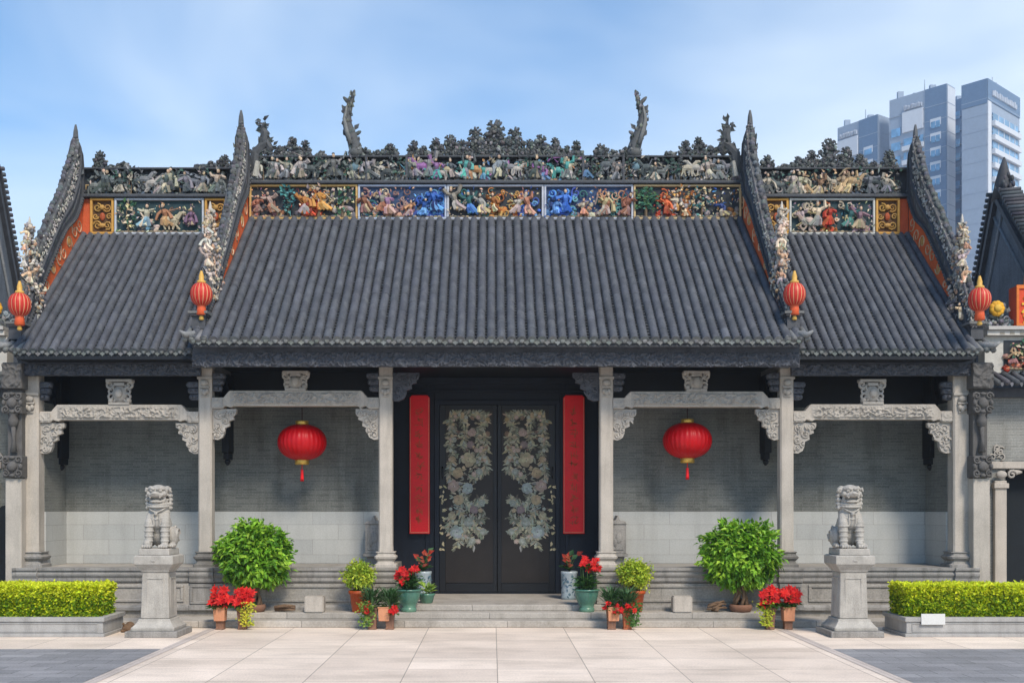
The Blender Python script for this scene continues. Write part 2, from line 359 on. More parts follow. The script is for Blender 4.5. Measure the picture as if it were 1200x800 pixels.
def tag(o, label=None, cat=None, group=None, kind=None):
    if label: o['label'] = label
    if cat: o['category'] = cat
    if group: o['group'] = group
    if kind: o['kind'] = kind
    return o
def thing(name, label, cat, loc=(0, 0, 0), group=None, rz=0):
    o = bpy.data.objects.new(name, None); COL.objects.link(o); o.empty_display_size = 0.2
    o.location = loc; o.rotation_euler = (0, 0, rz)
    return tag(o, label, cat, group)
def kids(o): return [c for c in o.children]
def dup(root, loc, label, rz=None, mirror=False):
    def cp(o, par):
        c = o.copy(); COL.objects.link(c); c.parent = par
        for ch in kids(o): cp(ch, c)
        return c
    r = cp(root, None); r.location = loc; r['label'] = label
    if rz is not None: r.rotation_euler = (0, 0, rz)
    return r
def remesh(mb, name, voxel, smooth=2):
    """fuse the overlapping volumes into one continuous skin"""
    me = mb.mesh(name); o = bpy.data.objects.new('tmp', me); COL.objects.link(o)
    md = o.modifiers.new('r', 'REMESH'); md.mode = 'VOXEL'; md.voxel_size = voxel; md.use_smooth_shade = True
    ms = o.modifiers.new('s', 'SMOOTH'); ms.factor = 0.5; ms.iterations = smooth
    dg = bpy.context.evaluated_depsgraph_get()
    out = bpy.data.meshes.new_from_object(o.evaluated_get(dg)); out.name = name
    bpy.data.objects.remove(o)
    return out
def link_mesh(me, name, mat, parent=None):
    me.materials.clear(); me.materials.append(M[mat])
    o = bpy.data.objects.new(name, me); COL.objects.link(o)
    if parent: o.parent = parent
    return o

def scrollwork(u, v, s=1.0, seed=0.0):
    p = Vector((u*7.5*s+seed, v*7.5*s, seed*1.7))
    w = noise.noise_vector(p*0.6)*0.9
    q = p+w
    a = abs(noise.noise(q)); b = abs(noise.noise(q*2.1+Vector((5, 3, 1))))
    return max(0.0, 1-a*3.6)*0.75+max(0.0, 1-b*3.0)*0.45

# ------------------------------------------------------------------ ground
g = MB(); g.add([(-700, -300, 0), (700, -300, 0), (700, 1200, 0), (-700, 1200, 0)], [(0, 1, 2, 3)])
tag(g.build('plaza_pavement', 'pave'), kind='structure')
for s in (-1, 1):
    g = MB(); xs = sorted((s*5.27, s*60)); g.add([(xs[0], -40, 0.004), (xs[1], -40, 0.004), (xs[1], 16.72, 0.004), (xs[0], 16.72, 0.004)], [(0, 1, 2, 3)])
    tag(g.build('grey_paving', 'pave_dark'), kind='structure')
    g = MB(); xs = sorted((s*5.10, s*5.262)); g.add([(xs[0], -40, 0.005), (xs[1], -40, 0.005), (xs[1], 19.6, 0.005), (xs[0], 19.6, 0.005)], [(0, 1, 2, 3)])
    tag(g.build('paving_border', 'pave_edge'), kind='structure')

# ------------------------------------------------------------------ the ancestral hall
YC, YE, YES, YR, YW, YD, YP = 20.83, 19.7, 20.25, 23.64, 22.0, 22.94, 20.5
CB, CM, CO = 2.145, 5.65, 9.03            # column half spacings
GM, GO = 5.46, 9.14                       # gable walls
FLOOR, PLAT = 0.36, 1.055
hall = thing('ancestral_hall', 'grey tiled ancestral hall with stone columns, ornate ridges and painted double doors', 'hall', (0, YC, 0))

# steps and platforms
MB().box(-6.3, 6.3, 19.67, 23.2, 0, 0.125).build('step', 'step', hall, 0.012)
MB().box(-9.6, -6.302, 19.9, 23.2, 0, 0.10).build('step', 'step', hall, 0.012)
MB().box(6.302, 9.6, 19.9, 23.2, 0, 0.10).build('step', 'step', hall, 0.012)
MB().box(-5.2, 5.2, 20.0, 23.2, 0.125, 0.245).build('step', 'step', hall, 0.012)
MB().box(-2.02, 2.02, 20.33, 23.3, 0.245, FLOOR).build('porch_floor', 'step', hall, 0.012)
def moulding_profile(y, z0, z1, d):       # stacked cyma-like lip, front toward -y
    h = z1-z0
    return [(y+0.3, z0), (y, z0), (y-d*.35, z0+h*.12), (y-d*.3, z0+h*.3), (y-d*.75, z0+h*.42), (y-d, z0+h*.5), (y-d, z0+h*.62), (y-d*.55, z0+h*.68), (y-d*.6, z0+h*.78), (y-d*1.2, z0+h*.82), (y-d*1.2, z1), (y+0.3, z1)]
for s in (-1, 1):
    xs = sorted((s*2.02, s*9.25))
    m = MB().box(xs[0], xs[1], YP, 23.0, 0.10 if s else 0, PLAT-0.3)
    m.box(xs[0], xs[1], YP+0.3, 23.0, PLAT-0.3, PLAT-0.002)
    m.build('platform', 'plinth', hall)
    m = MB().prism(moulding_profile(YP, PLAT-0.28, PLAT, 0.05), 'x', xs[0], xs[1])
    m.prism([(YP+.02, 0.245), (YP-.07, 0.245), (YP-.07, 0.30), (YP-.02, 0.345), (YP+.02, 0.345)], 'x', xs[0]+.001, xs[1]-.001)
    m.build('platform_moulding', 'granite_grey', hall)
    # sunk panels between the pedestals
    for a0, a1 in ((2.5, 5.3), (6.0, 8.75)):
        p0, p1 = sorted((s*a0, s*a1)); z0, z1 = 0.40, PLAT-0.33
        fr = MB()
        for q in ((p0, p1, z0, z0+.05), (p0, p1, z1-.05, z1), (p0, p0+.06, z0+.052, z1-.052), (p1-.06, p1, z0+.052, z1-.052)):
            fr.box(q[0], q[1], YP-.028, YP+.01, q[2], q[3])
        fr.build('platform_panel', 'plinth', hall, 0.008)
    # plain carved stone block standing on the dado beside the inner columns
    cx = PX(438, 21.6) if s < 0 else PX(723.5, 21.6)
    z0, z1 = 1.22, 1.95
    b = MB().box(cx-.17, cx+.17, 21.55, 21.97, z0+.06, z1-.08)
    b.box(cx-.21, cx+.21, 21.5, 21.97, z0, z0+.058); b.prism([(cx-.19, z1-.078), (cx+.19, z1-.078), (cx+.15, z1-.02), (cx+.05, z1), (cx, z1+.10), (cx-.05, z1), (cx-.15, z1-.02)], 'y', 21.53, 21.97)
    b.box(cx-.12, cx+.12, 21.537, 21.56, z0+.13, z1-.16)
    b.ell((cx+.02, 21.535, 1.6), (.07, .02, .12)); b.ell((cx-.05, 21.535, 1.5), (.04, .02, .09))
    b.box(cx-.14, cx+.14, 21.6, 21.97, PLAT, z0-.002)
    b.build('carved_niche', 'granite_grey', hall, 0.01)
    # walls
    w0, w1 = sorted((s*2.28, s*9.0))
    MB().box(w0, w1, YW, 22.6, PLAT+1.075, 4.27).build('brick_wall', 'brick', hall)
    MB().box(w0, w1, YW-.025, 22.6, PLAT, PLAT+1.07).build('dado', 'ashlar', hall, 0.006)
    MB().box(w0, w1, YW+.03, 22.6, 4.272, 5.25).build('timber_panel', 'timber', hall)
    e0, e1 = sorted((s*8.86, s*9.3))
    MB().box(e0, e1, 20.95, YW-.03, PLAT+1.075, 4.27).build('brick_wall', 'brick', hall)
    MB().box(min(e0+.02*(s < 0), e0-.02*(s > 0)), e1 if s > 0 else e1+.02, 20.95, YW-.03, PLAT, PLAT+1.07).build('dado', 'ashlar', hall, 0.004)
    MB().box(e0, e1, 20.95, YW+.02, 4.272, 5.0).build('timber_panel', 'timber', hall)
    i0, i1 = sorted((s*2.28, s*2.5))
    MB().box(*sorted((s*2.2, s*2.278)), YW-.04, YD, FLOOR, 5.0).build('timber_panel', 'door_wall', hall)
# porch ceiling (dark boards) and door wall
MB().box(-9.0, 9.0, 20.1, 23.2, 5.0, 5.05).build('porch_ceiling', 'timber', hall)
D0, D1, DZ0, DZ1 = PX(515, YD), PX(650.5, YD), FLOOR+.03, PZ(474.5, YD)
dw = MB()
dw.box(-2.2, D0-.1, YD, 23.3, FLOOR, 5.0); dw.box(D1+.1, 2.2, YD, 23.3, FLOOR, 5.0); dw.box(D0-.1, D1+.1, YD, 23.3, DZ1+.1, 5.0)
dw.box(D0-.1, D0-.002, YD-.06, 23.2, FLOOR, DZ1+.1); dw.box(D1+.002, D1+.1, YD-.06, 23.2, FLOOR, DZ1+.1)
dw.box(D0-.1, D1+.1, YD-.062, 23.2, DZ1+.004, DZ1+.1); dw.box(D0-.3, D0-.22, YD-.03, YD+.02, FLOOR, 4.9); dw.box(D1+.22, D1+.3, YD-.03, YD+.02, FLOOR, 4.9)
dw.box(-2.19, 2.19, YD-.05, YD+.02, DZ1+.28, DZ1+.33); dw.box(-2.19, 2.19, YD-.09, YD+.02, 4.86, 4.99)
dw.build('door_surround', 'door_wall', hall, 0.006)
MB().box(D0, D1, YD-.08, YD+.2, FLOOR, FLOOR+.025).build('door_sill', 'door_wall', hall, 0.004)

# door leaves with the painted peony inlay
LW = (D1-D0)/2-0.006
PETAL = {'beige': (0.38, 0.33, 0.22), 'pink': (0.37, 0.28, 0.235), 'mauve': (0.22, 0.165, 0.16), 'blue': (0.33, 0.37, 0.35), 'tan': (0.38, 0.29, 0.18), 'grey': (0.31, 0.33, 0.28)}
def disc_flower(mb, x, z, y, r, col, rng):
    for ring, (rr, n) in enumerate(((1.0, 7), (0.66, 6), (0.36, 5))):
        for i in range(n):
            a = 2*math.pi*i/n+rng.uniform(-.2, .2)+ring*.5
            cxx, czz = x+math.cos(a)*r*rr*.55, z+math.sin(a)*r*rr*.55
            c = jit(rng, tuple(ch*(1.0+ring*.10) for ch in col), .22)
            pts = []
            for k in range(9):
                b = 2*math.pi*k/9; q = r*rr*.40*(1+rng.uniform(-.2, .2))
                pts.append((cxx+q*math.cos(b), czz+q*math.sin(b)))
            yy = y-.0022*ring-.0003*i
            mb.prism(pts, 'y', yy-.0018, yy, c)
def flat_leaf(mb, x, z, y, ang, L, W, col):
    d = (math.cos(ang), math.sin(ang)); n = (-d[1], d[0])
    prof = ((0, .08), (.25, .8), (.45, 1.0), (.6, .55), (.72, .75), (1.0, 0.0))
    up = [(x+d[0]*L*t+n[0]*W*.5*w, z+d[1]*L*t+n[1]*W*.5*w) for t, w in prof]
    dn = [(x+d[0]*L*t-n[0]*W*.5*w, z+d[1]*L*t-n[1]*W*.5*w) for t, w in prof[:-1]]
    mb.prism(up+dn[::-1], 'y', y-.0016, y, col)
def door_inlay():
    """left leaf, world coordinates"""
    rng = random.Random(11); mb = MB(); y = YD-.034
    def w(zx, zy): px, py = 470+zx/2.668, 440+zy/2.668; return PX(px, YD), PZ(py, YD)
    k = YD/F/2.668
    GR = [(0.27, 0.27, 0.19), (0.33, 0.31, 0.22), (0.25, 0.27, 0.23), (0.35, 0.29, 0.19), (0.17, 0.18, 0.13), (0.11, 0.11, 0.08)]
    def branch(pts, dens=1.0, spread=14, Lk=20):
        P = [Vector((*w(*p),)) for p in pts]
        mb_pts = []
        for i in range(len(P)-1):
            n = 8
            for t in range(n): mb_pts.append(P[i].lerp(P[i+1], t/n))
        mb_pts.append(P[-1])
        for i in range(len(mb_pts)-1):
            a, b = mb_pts[i], mb_pts[i+1]; d = (b-a).normalized(); nn = Vector((-d.y, d.x))*.010
            mb.prism([(a.x+nn.x, a.y+nn.y), (b.x+nn.x, b.y+nn.y), (b.x-nn.x, b.y-nn.y), (a.x-nn.x, a.y-nn.y)], 'y', y-.001, y+.001, (0.27, 0.23, 0.17))
            for _ in range(int(3.0*dens+rng.random())):
                p = a.lerp(b, rng.random())
                flat_leaf(mb, p.x+rng.uniform(-4, 4)*k, p.y+rng.uniform(-4, 4)*k, y-.0012-rng.random()*.002, math.atan2(d.y, d.x)+rng.choice((-1, 1))*rng.uniform(.4, 1.5), rng.uniform(.55, 1.15)*Lk*k, rng.uniform(4.5, 8)*k, jit(rng, rng.choice(GR), .3))
    branch([(150, 135), (170, 118), (205, 125), (240, 118), (268, 128)], 1.2)
    branch([(268, 128), (258, 165), (268, 210), (262, 260), (268, 290), (246, 310), (222, 322)], 1.0)
    branch([(150, 135), (160, 175), (150, 215), (165, 250), (150, 290), (155, 330)], 1.0)
    branch([(185, 140), (205, 165), (195, 195), (190, 225)], .8, Lk=17)
    branch([(250, 150), (240, 195), (248, 240), (238, 280)], .8, Lk=17)
    branch([(175, 330), (200, 375), (180, 420), (200, 460), (190, 500), (172, 538)], 1.2)
    branch([(200, 400), (230, 405), (262, 385)], 1.2); branch([(205, 450), (240, 452), (262, 440)], 1.0)
    branch([(195, 480), (235, 470), (258, 500)], 1.2); branch([(190, 500), (215, 505), (226, 528)], 1.2); branch([(155, 440), (150, 475), (160, 500)], .9)
    for zx, zy, r, c in ((222, 178, 17, 'pink'), (217, 216, 15, 'mauve'), (210, 262, 29, 'beige'), (178, 305, 21, 'tan'), (164, 345, 23, 'pink'), (208, 352, 22, 'blue'), (180, 388, 21, 'tan'), (228, 418, 17, 'mauve'),
                         (160, 437, 17, 'beige'), (212, 457, 20, 'grey'), (174, 488, 27, 'blue'), (257, 487, 13, 'grey'), (222, 518, 14, 'grey'), (252, 398, 15, 'grey'), (245, 300, 14, 'grey'), (165, 200, 12, 'grey'), (160, 262, 13, 'tan')):
        x, z = w(zx, zy); disc_flower(mb, x, z, y-.0035, r*k*.86, tuple(q*.86 for q in PETAL[c]), rng)
    for _ in range(330):
        if rng.random() < .58: zx, zy = rng.uniform(147, 272), rng.uniform(116, 330)
        else: zx, zy = rng.uniform(150, 262), rng.uniform(330, 530)
        if zy > 300 and zx > 235 and zy < 378: continue
        if zy > 480 and abs(zx-200) > 60-(zy-480)*.8: continue
        x, z = w(zx, zy); flat_leaf(mb, x, z, y-.0004-rng.random()*.0012, rng.uniform(0, 6.28), rng.uniform(8, 16)*k, rng.uniform(4, 8)*k, jit(rng, rng.choice(GR+[(0.16, 0.11, 0.08), (0.13, 0.10, 0.075)]), .3))
    for _ in range(46):
        zx, zy = rng.choice(((rng.uniform(146, 168), rng.uniform(125, 400)), (rng.uniform(250, 272), rng.uniform(125, 290)), (rng.uniform(150, 268), rng.uniform(115, 135)), (rng.uniform(150, 250), rng.uniform(375, 520)), (rng.uniform(180, 250), rng.uniform(135, 330))))
        x, z = w(zx, zy); disc_flower(mb, x, z, y-.0022, rng.uniform(5, 9)*k, rng.choice([PETAL['tan'], PETAL['beige'], PETAL['pink'], PETAL['grey'], (0.20, 0.13, 0.09), (0.28, 0.2, 0.1)]), rng)
    # narrow string of small gilt ornaments on the outer stile
    for i in range(9):
        x, z = w(130, 343+i*25)
        for _ in range(3): flat_leaf(mb, x+rng.uniform(-3, 3)*k, z+rng.uniform(-8, 4)*k, y-.001-rng.random()*.002, rng.uniform(0, 6.28), rng.uniform(8, 15)*k, 6*k, jit(rng, (0.45, 0.38, 0.22), .2))
    return mb
inl = door_inlay()
for s in (-1, 1):
    x0, x1 = (D0+.003, D0+LW) if s < 0 else (D1-LW, D1-.003)
    lf = MB().box(x0, x1, YD-.03, YD+.03, DZ0, DZ1)
    st = .085; oe = .13
    for q in ((x0, x0+(oe if s < 0 else st), DZ0, DZ1), (x1-(st if s < 0 else oe), x1, DZ0, DZ1)): lf.box(q[0], q[1], YD-.042, YD+.0, q[2], q[3])
    a0, a1 = x0+(oe if s < 0 else st)+.001, x1-(st if s < 0 else oe)-.001
    lf.box(a0, a1, YD-.0415, YD, DZ0, DZ0+.19); lf.box(a0, a1, YD-.0415, YD, DZ1-.10, DZ1)
    lf.box(a0, a1, YD-.05, YD, DZ0+.19, DZ0+.205)
    leaf_o = lf.build('door', 'door', hall, 0.004)
    MB().box(a0, a1, YD-.0318, YD-.029, DZ0+.207, DZ1-.102).build('door_panel', 'door_panel', leaf_o)
    inlay = inl if s < 0 else None
    if inlay is None:
        inlay = MB(); mid = (D0+D1)/2
        inlay.v = [(2*mid-x, y, z) for x, y, z in inl.v]; inlay.f = [tuple(reversed(q)) for q in inl.f]; inlay.c = inl.c; inlay.s = inl.s
    # ornaments on the raised outer stile sit a little further out
    inlay.v = [(x, y-(.012 if (x < x0+oe+.001 if s < 0 else x > x1-oe-.001) else 0), z) for x, y, z in inlay.v]
    inlay.build('peony_inlay', 'inlay', leaf_o)
    hx = PX(518.5, YD) if s < 0 else PX(647, YD)
    h = MB(); hz0, hz1 = PZ(560, YD), PZ(547, YD)
    h.box(hx-.03, hx+.03, YD-.055, YD-.041, hz0-.04, hz1+.04); h.tube([(hx, YD-.056, hz0), (hx, YD-.10, hz0+.03), (hx, YD-.10, hz1-.03), (hx, YD-.056, hz1)], .014, 8)
    h.build('handle', 'iron', leaf_o)

# columns
def column(x, pier=False):
    cw = 0.132 if not pier else 0.16
    ztop = 4.98
    inner = abs(x) < 3
    b0 = PLAT if not inner else PLAT
    sh = MB().sqprofile(x, YC, [(cw*1.03, b0+.30), (cw*1.03, b0+.34), (cw, b0+.42), (cw*.985, ztop)], cham=.028)
    c = sh.build('column', 'granite', hall)
    bs = MB().sqprofile(x, YC, [(cw*1.62, b0+.0), (cw*1.62, b0+.05), (cw*1.3, b0+.075), (cw*1.22, b0+.12), (cw*1.55, b0+.17), (cw*1.6, b0+.205), (cw*1.32, b0+.235), (cw*1.28, b0+.27), (cw*1.42, b0+.285), (cw*1.4, b0+.30)], cham=.03)
    bs.build('column_base', 'granite_dark' if 3 < abs(x) < 8 else ('granite_grey' if not inner else 'granite'), c)
    pw = .215
    zb = .10 if abs(x) > 6 else .245
    y0 = YP-.05
    pd = MB().box(x-pw, x+pw, y0, YC+pw, zb, PLAT-.31)
    pd.box(x-pw-.03, x+pw+.03, y0-.03, YC+pw, zb, zb+.10)
    for q in ((x-pw, x+pw, zb+.12, zb+.17), (x-pw, x+pw, PLAT-.37, PLAT-.312), (x-pw, x-pw+.05, zb+.172, PLAT-.372), (x+pw-.05, x+pw, zb+.172, PLAT-.372)):
        pd.box(q[0], q[1], y0-.022, y0+.01, q[2], q[3])
    pd.prism(moulding_profile(y0, PLAT-.29, PLAT+.003, .045), 'x', x-pw-.02, x+pw+.02)
    pd.build('column_pedestal', 'granite_grey' if not inner else 'plinth', hall, 0.006)
    cp = MB(); yf = YC-cw
    zc = PZ(443 if abs(x) < 8 else 462, yf) - (0.0)
    cp.box(x-cw-.012, x+cw+.012, yf-.035, yf+.02, zc-.02, zc+.03)
    cp.ell((x, yf-.03, zc-.09), (.085, .06, .065), n=10, k=6)
    cp.box(x-.095, x+.095, yf-.05, yf+.02, zc-.19, zc-.155)
    cp.ell((x-.05, yf-.02, zc-.25), (.045, .05, .055)); cp.ell((x+.05, yf-.02, zc-.25), (.045, .05, .055)); cp.ell((x, yf-.035, zc-.28), (.05, .05, .06))
    cp.box(x-.07, x+.07, yf-.03, yf+.02, zc-.36, zc-.335)
    cp.build('column_ornament', 'carved', c, 0.004)
    return c
for x in (-CO, -CM, -CB, CB, CM, CO): column(x, abs(x) > 8)

# stone tie beams, their corner brackets and the vase-shaped supports
def corner_bracket(x, z, s, h, w, mat, name, y=YC, seed=0):
    """pierced scroll bracket; grows from the column side x toward +s, hangs below z"""
    rng = random.Random(seed)
    out = [(0, 0), (1, 0), (1.0, -.14), (.86, -.2), (.9, -.34), (.70, -.4), (.72, -.55), (.52, -.62), (.50, -.78), (.42, -.92), (.22, -1.0), (0, -.98)]
    poly = [(x+s*u*w, z+v*h) for u, v in out]
    if s < 0: poly = poly[::-1]
    mb = MB().prism(poly, 'y', y-.05, y+.05)
    for u, v, r in ((.82, -.14, .17), (.28, -.2, .24), (.55, -.38, .2), (.2, -.55, .22), (.42, -.68, .16), (.2, -.84, .17), (.6, -.16, .12)):
        mb.spiral((x+s*u*w, y-.055, z+v*h), r*w*.9, 1.3, .020, (0.5,)*3, start=rng.uniform(0, 6), sgn=rng.choice((-1, 1)))
        mb.ell((x+s*(u+.03)*w, y-.05, z+(v-.02)*h), (.03*h/.6, .03, .04*h/.6), n=6, k=4)
    for _ in range(10):
        u = rng.uniform(.05, .8); v = -rng.uniform(.05, .95-u*.75)
        mb.leaf(Vector((x+s*u*w, y-.052, z+v*h)), Vector((rng.uniform(-1, 1), -.4, rng.uniform(-1, 1))), Vector((0, -1, 0)), .11, .05, (0.5,)*3)
    mb.build(name, mat, hall)
def tie_beam(xa, xb, ytop, yends, seed):
    """cranked granite beam between two columns; rows are photo rows of the raised top and the lower ends"""
    z1 = PZ(ytop, YC-.1); zb = z1-.30; ze1 = PZ(yends, YC-.1); ze0 = ze1-.215
    L = xb-xa; st = .27
    pl = [(xa, ze0), (xa+st*.75, ze0), (xa+st*.95, ze0+.05), (xa+st*1.35, zb-.03), (xa+st*1.55, zb), (xb-st*1.55, zb), (xb-st*1.35, zb-.03), (xb-st*.95, ze0+.05), (xb-st*.75, ze0), (xb, ze0),
          (xb, ze1), (xb-st*.85, ze1), (xb-st*.95, ze1+.04), (xb-st*1.25, z1), (xa+st*1.25, z1), (xa+st*.95, ze1+.04), (xa+st*.85, ze1), (xa, ze1)]
    b = MB().prism(pl, 'y', YC-.11, YC+.11).build('tie_beam', 'granite', hall, 0.01)
    r = MB(); x0, x1 = xa+st*1.3, xb-st*1.3; w = x1-x0; h = z1-zb-.07
    r.relief((x0, YC-.112, zb+.035), (1, 0, 0), (0, 0, 1), (0, -1, 0), w, h, int(w/.012), int(h/.012), lambda u, v: (.055*min(1, scrollwork(u, v, 1.5, seed))*min(1, 12*v/h, 12*(h-v)/h)+.001)*min(1.0, 8*u, 8*(w-u)))
    r.build('beam_carving', 'carved', b)
    for (x, s) in ((xa, 1), (xb, -1)):
        q = MB(); q.relief((min(x, x+s*st*.8), YC-.112, ze0+.03), (1, 0, 0), (0, 0, 1), (0, -1, 0), st*.8, .155, 20, 10, lambda u, v: .02*min(1, scrollwork(u, v, 1.4, seed+3)))
        q.build('beam_carving', 'carved', b)
        corner_bracket(x, ze0-.004, s, .60, .46, 'carved', 'corner_bracket', seed=int(seed*10)+s)
    # vase support
    cx = (xa+xb)/2; z0 = z1; zt = 4.86 if abs(cx) < 6 else 4.70; H = zt-z0
    v = MB(); y = YC-.03
    v.box(cx-.20, cx+.20, y-.1, y+.1, z0, z0+.045*1); v.ell((cx, y, z0+H*.42), (.15, .12, H*.36), n=14, k=9)
    v.box(cx-.10, cx+.10, y-.09, y+.09, z0+H*.74, z0+H*.86); v.box(cx-.25, cx+.25, y-.1, y+.1, zt-.05, zt)
    for s in (-1, 1):
        v.spiral((cx+s*.19, y-.03, z0+H*.80), .085, 1.4, .032, (0.5,)*3, start=(math.pi if s > 0 else 0), sgn=s)
        v.spiral((cx+s*.16, y-.04, z0+H*.30), .10, 1.3, .034, (0.5,)*3, start=-1.2, sgn=-s)
        v.spiral((cx+s*.17, y-.04, z0+H*.55), .08, 1.2, .03, (0.5,)*3, start=1.4, sgn=s)
        v.ell((cx+s*.17, y-.02, z0+.08), (.06, .08, .06)); v.ell((cx+s*.22, y-.02, z0+H*.9), (.06, .08, .05))
    v.ell((cx, y-.11, z0+H*.45), (.08, .05, .10), n=10, k=6)
    v.build('beam_vase', 'carved', hall)
tie_beam(-CM+.13, -CB-.13, 457.5, 465.5, 1.3); tie_beam(CB+.13, CM-.13, 458.5, 466, 2.7)
tie_beam(-CO+.16, -CM-.13, 474, 482, 4.1); tie_beam(CM+.13, CO-.16, 473.5, 481.5, 5.9)
# dark wooden brackets under the eave beside each column, and in the centre bay
for x, s, big in ((-CB, 1, 1), (CB, -1, 1), (-CB, -1, 0), (CB, 1, 0), (-CM, 1, 0), (CM, -1, 0), (-CM, -1, 0), (CM, 1, 0), (-CO, 1, 0), (CO, -1, 0)):
    outer = abs(x) > 8 or (abs(x) > 5 and s*x > 0)
    zt = (4.83 if not outer else 4.66)
    if big: corner_bracket(x+s*.13, zt, s, .55, .52, 'carved_dark', 'eave_bracket', seed=int(x*7)+s)
    else:
        b = MB(); xa = x+s*.14; y = YC
        for k in range(3):
            w = .20-.03*k; h = .12
            xs = sorted((xa, xa+s*w)); b.box(xs[0], xs[1], y-.10+.014*k, y+.11, zt-h*(k+1), zt-h*k-.012)
            b.ell((xa+s*w, y-.03, zt-h*k-h*.5), (.05, .08, .06), n=10, k=6)
            b.ell((xa+s*w*.5, y-.10, zt-h*k-h*.5), (.05, .03, .03), n=8, k=5)
        b.build('eave_bracket', 'carved_dark', hall, 0.006)
# dark hanging posts near the back wall
for px, top in ((266, 462), (898, 462), (71, 470), (1091, 470)):
    x = PX(px, 21.7); z0, z1 = PZ(551 if abs(x) > 7 else 545, 21.7), PZ(440, 21.7)
    b = MB().box(x-.07, x+.07, 21.55, 21.97, z0+.25, z1); b.box(x-.05, x+.05, 21.62, 21.97, z0+.12, z0+.248)
    b.lathe([(.02, 0), (.06, .05), (.065, .09), (.03, .14)], (x, 21.75, z0), 10)
    b.prism([(21.3, z1-.5), (21.55, z1-.9), (21.55, z1)], 'x', x-.06, x+.06)
    b.build('wall_bracket', 'timber', hall, 0.006)
# cross beams in the porch
for x in (-CM, -CB, CB, CM):
    MB().box(x-.09, x+.09, YC+.13, YW+.03, 4.45, 4.75).build('cross_beam', 'timber', hall, 0.01)

# fascia boards under the eaves, carved
def fascia(xa, xb, zt, zb, seed, ye=19.7):
    y = ye+.27
    b = MB().box(xa, xb, y, y+.08, zb, zt)
    b.box(xa, xb, y-.03, y+.1, zt-.045, zt-.002); 
    f = b.build('fascia_board', 'carved_dark', hall)
    r = MB(); L = xb-xa; h = (zt-zb)*.66
    r.relief((xa, y-.003, zb-.012), (1, 0, 0), (0, 0, 1), (0, -1, 0), L, h, int(L/.014), 17,
             lambda u, v: .065*min(1, scrollwork(u, v, 1.6, seed))+.004, mask=lambda u, v: v > .022+.022*math.sin(u*17)*math.sin(u*5.1))
    r.build('fascia_carving', 'carved_dark', f)
    s = MB().box(xa, xb, ye+.1, YC+.1, zt+.002, zt+.06); s.build('eave_soffit', 'timber', hall)
fascia(-GM-.22, GM+.22, PZ(404, YE+.27), PZ(429.5, YE+.27), .5)
fascia(-GO-.05, -GM-.225, PZ(419.5, YES+.27), PZ(440, YES+.27), 8.5, YES); fascia(GM+.225, GO+.05, PZ(419.5, YES+.27), PZ(440, YES+.27), 12.5, YES)

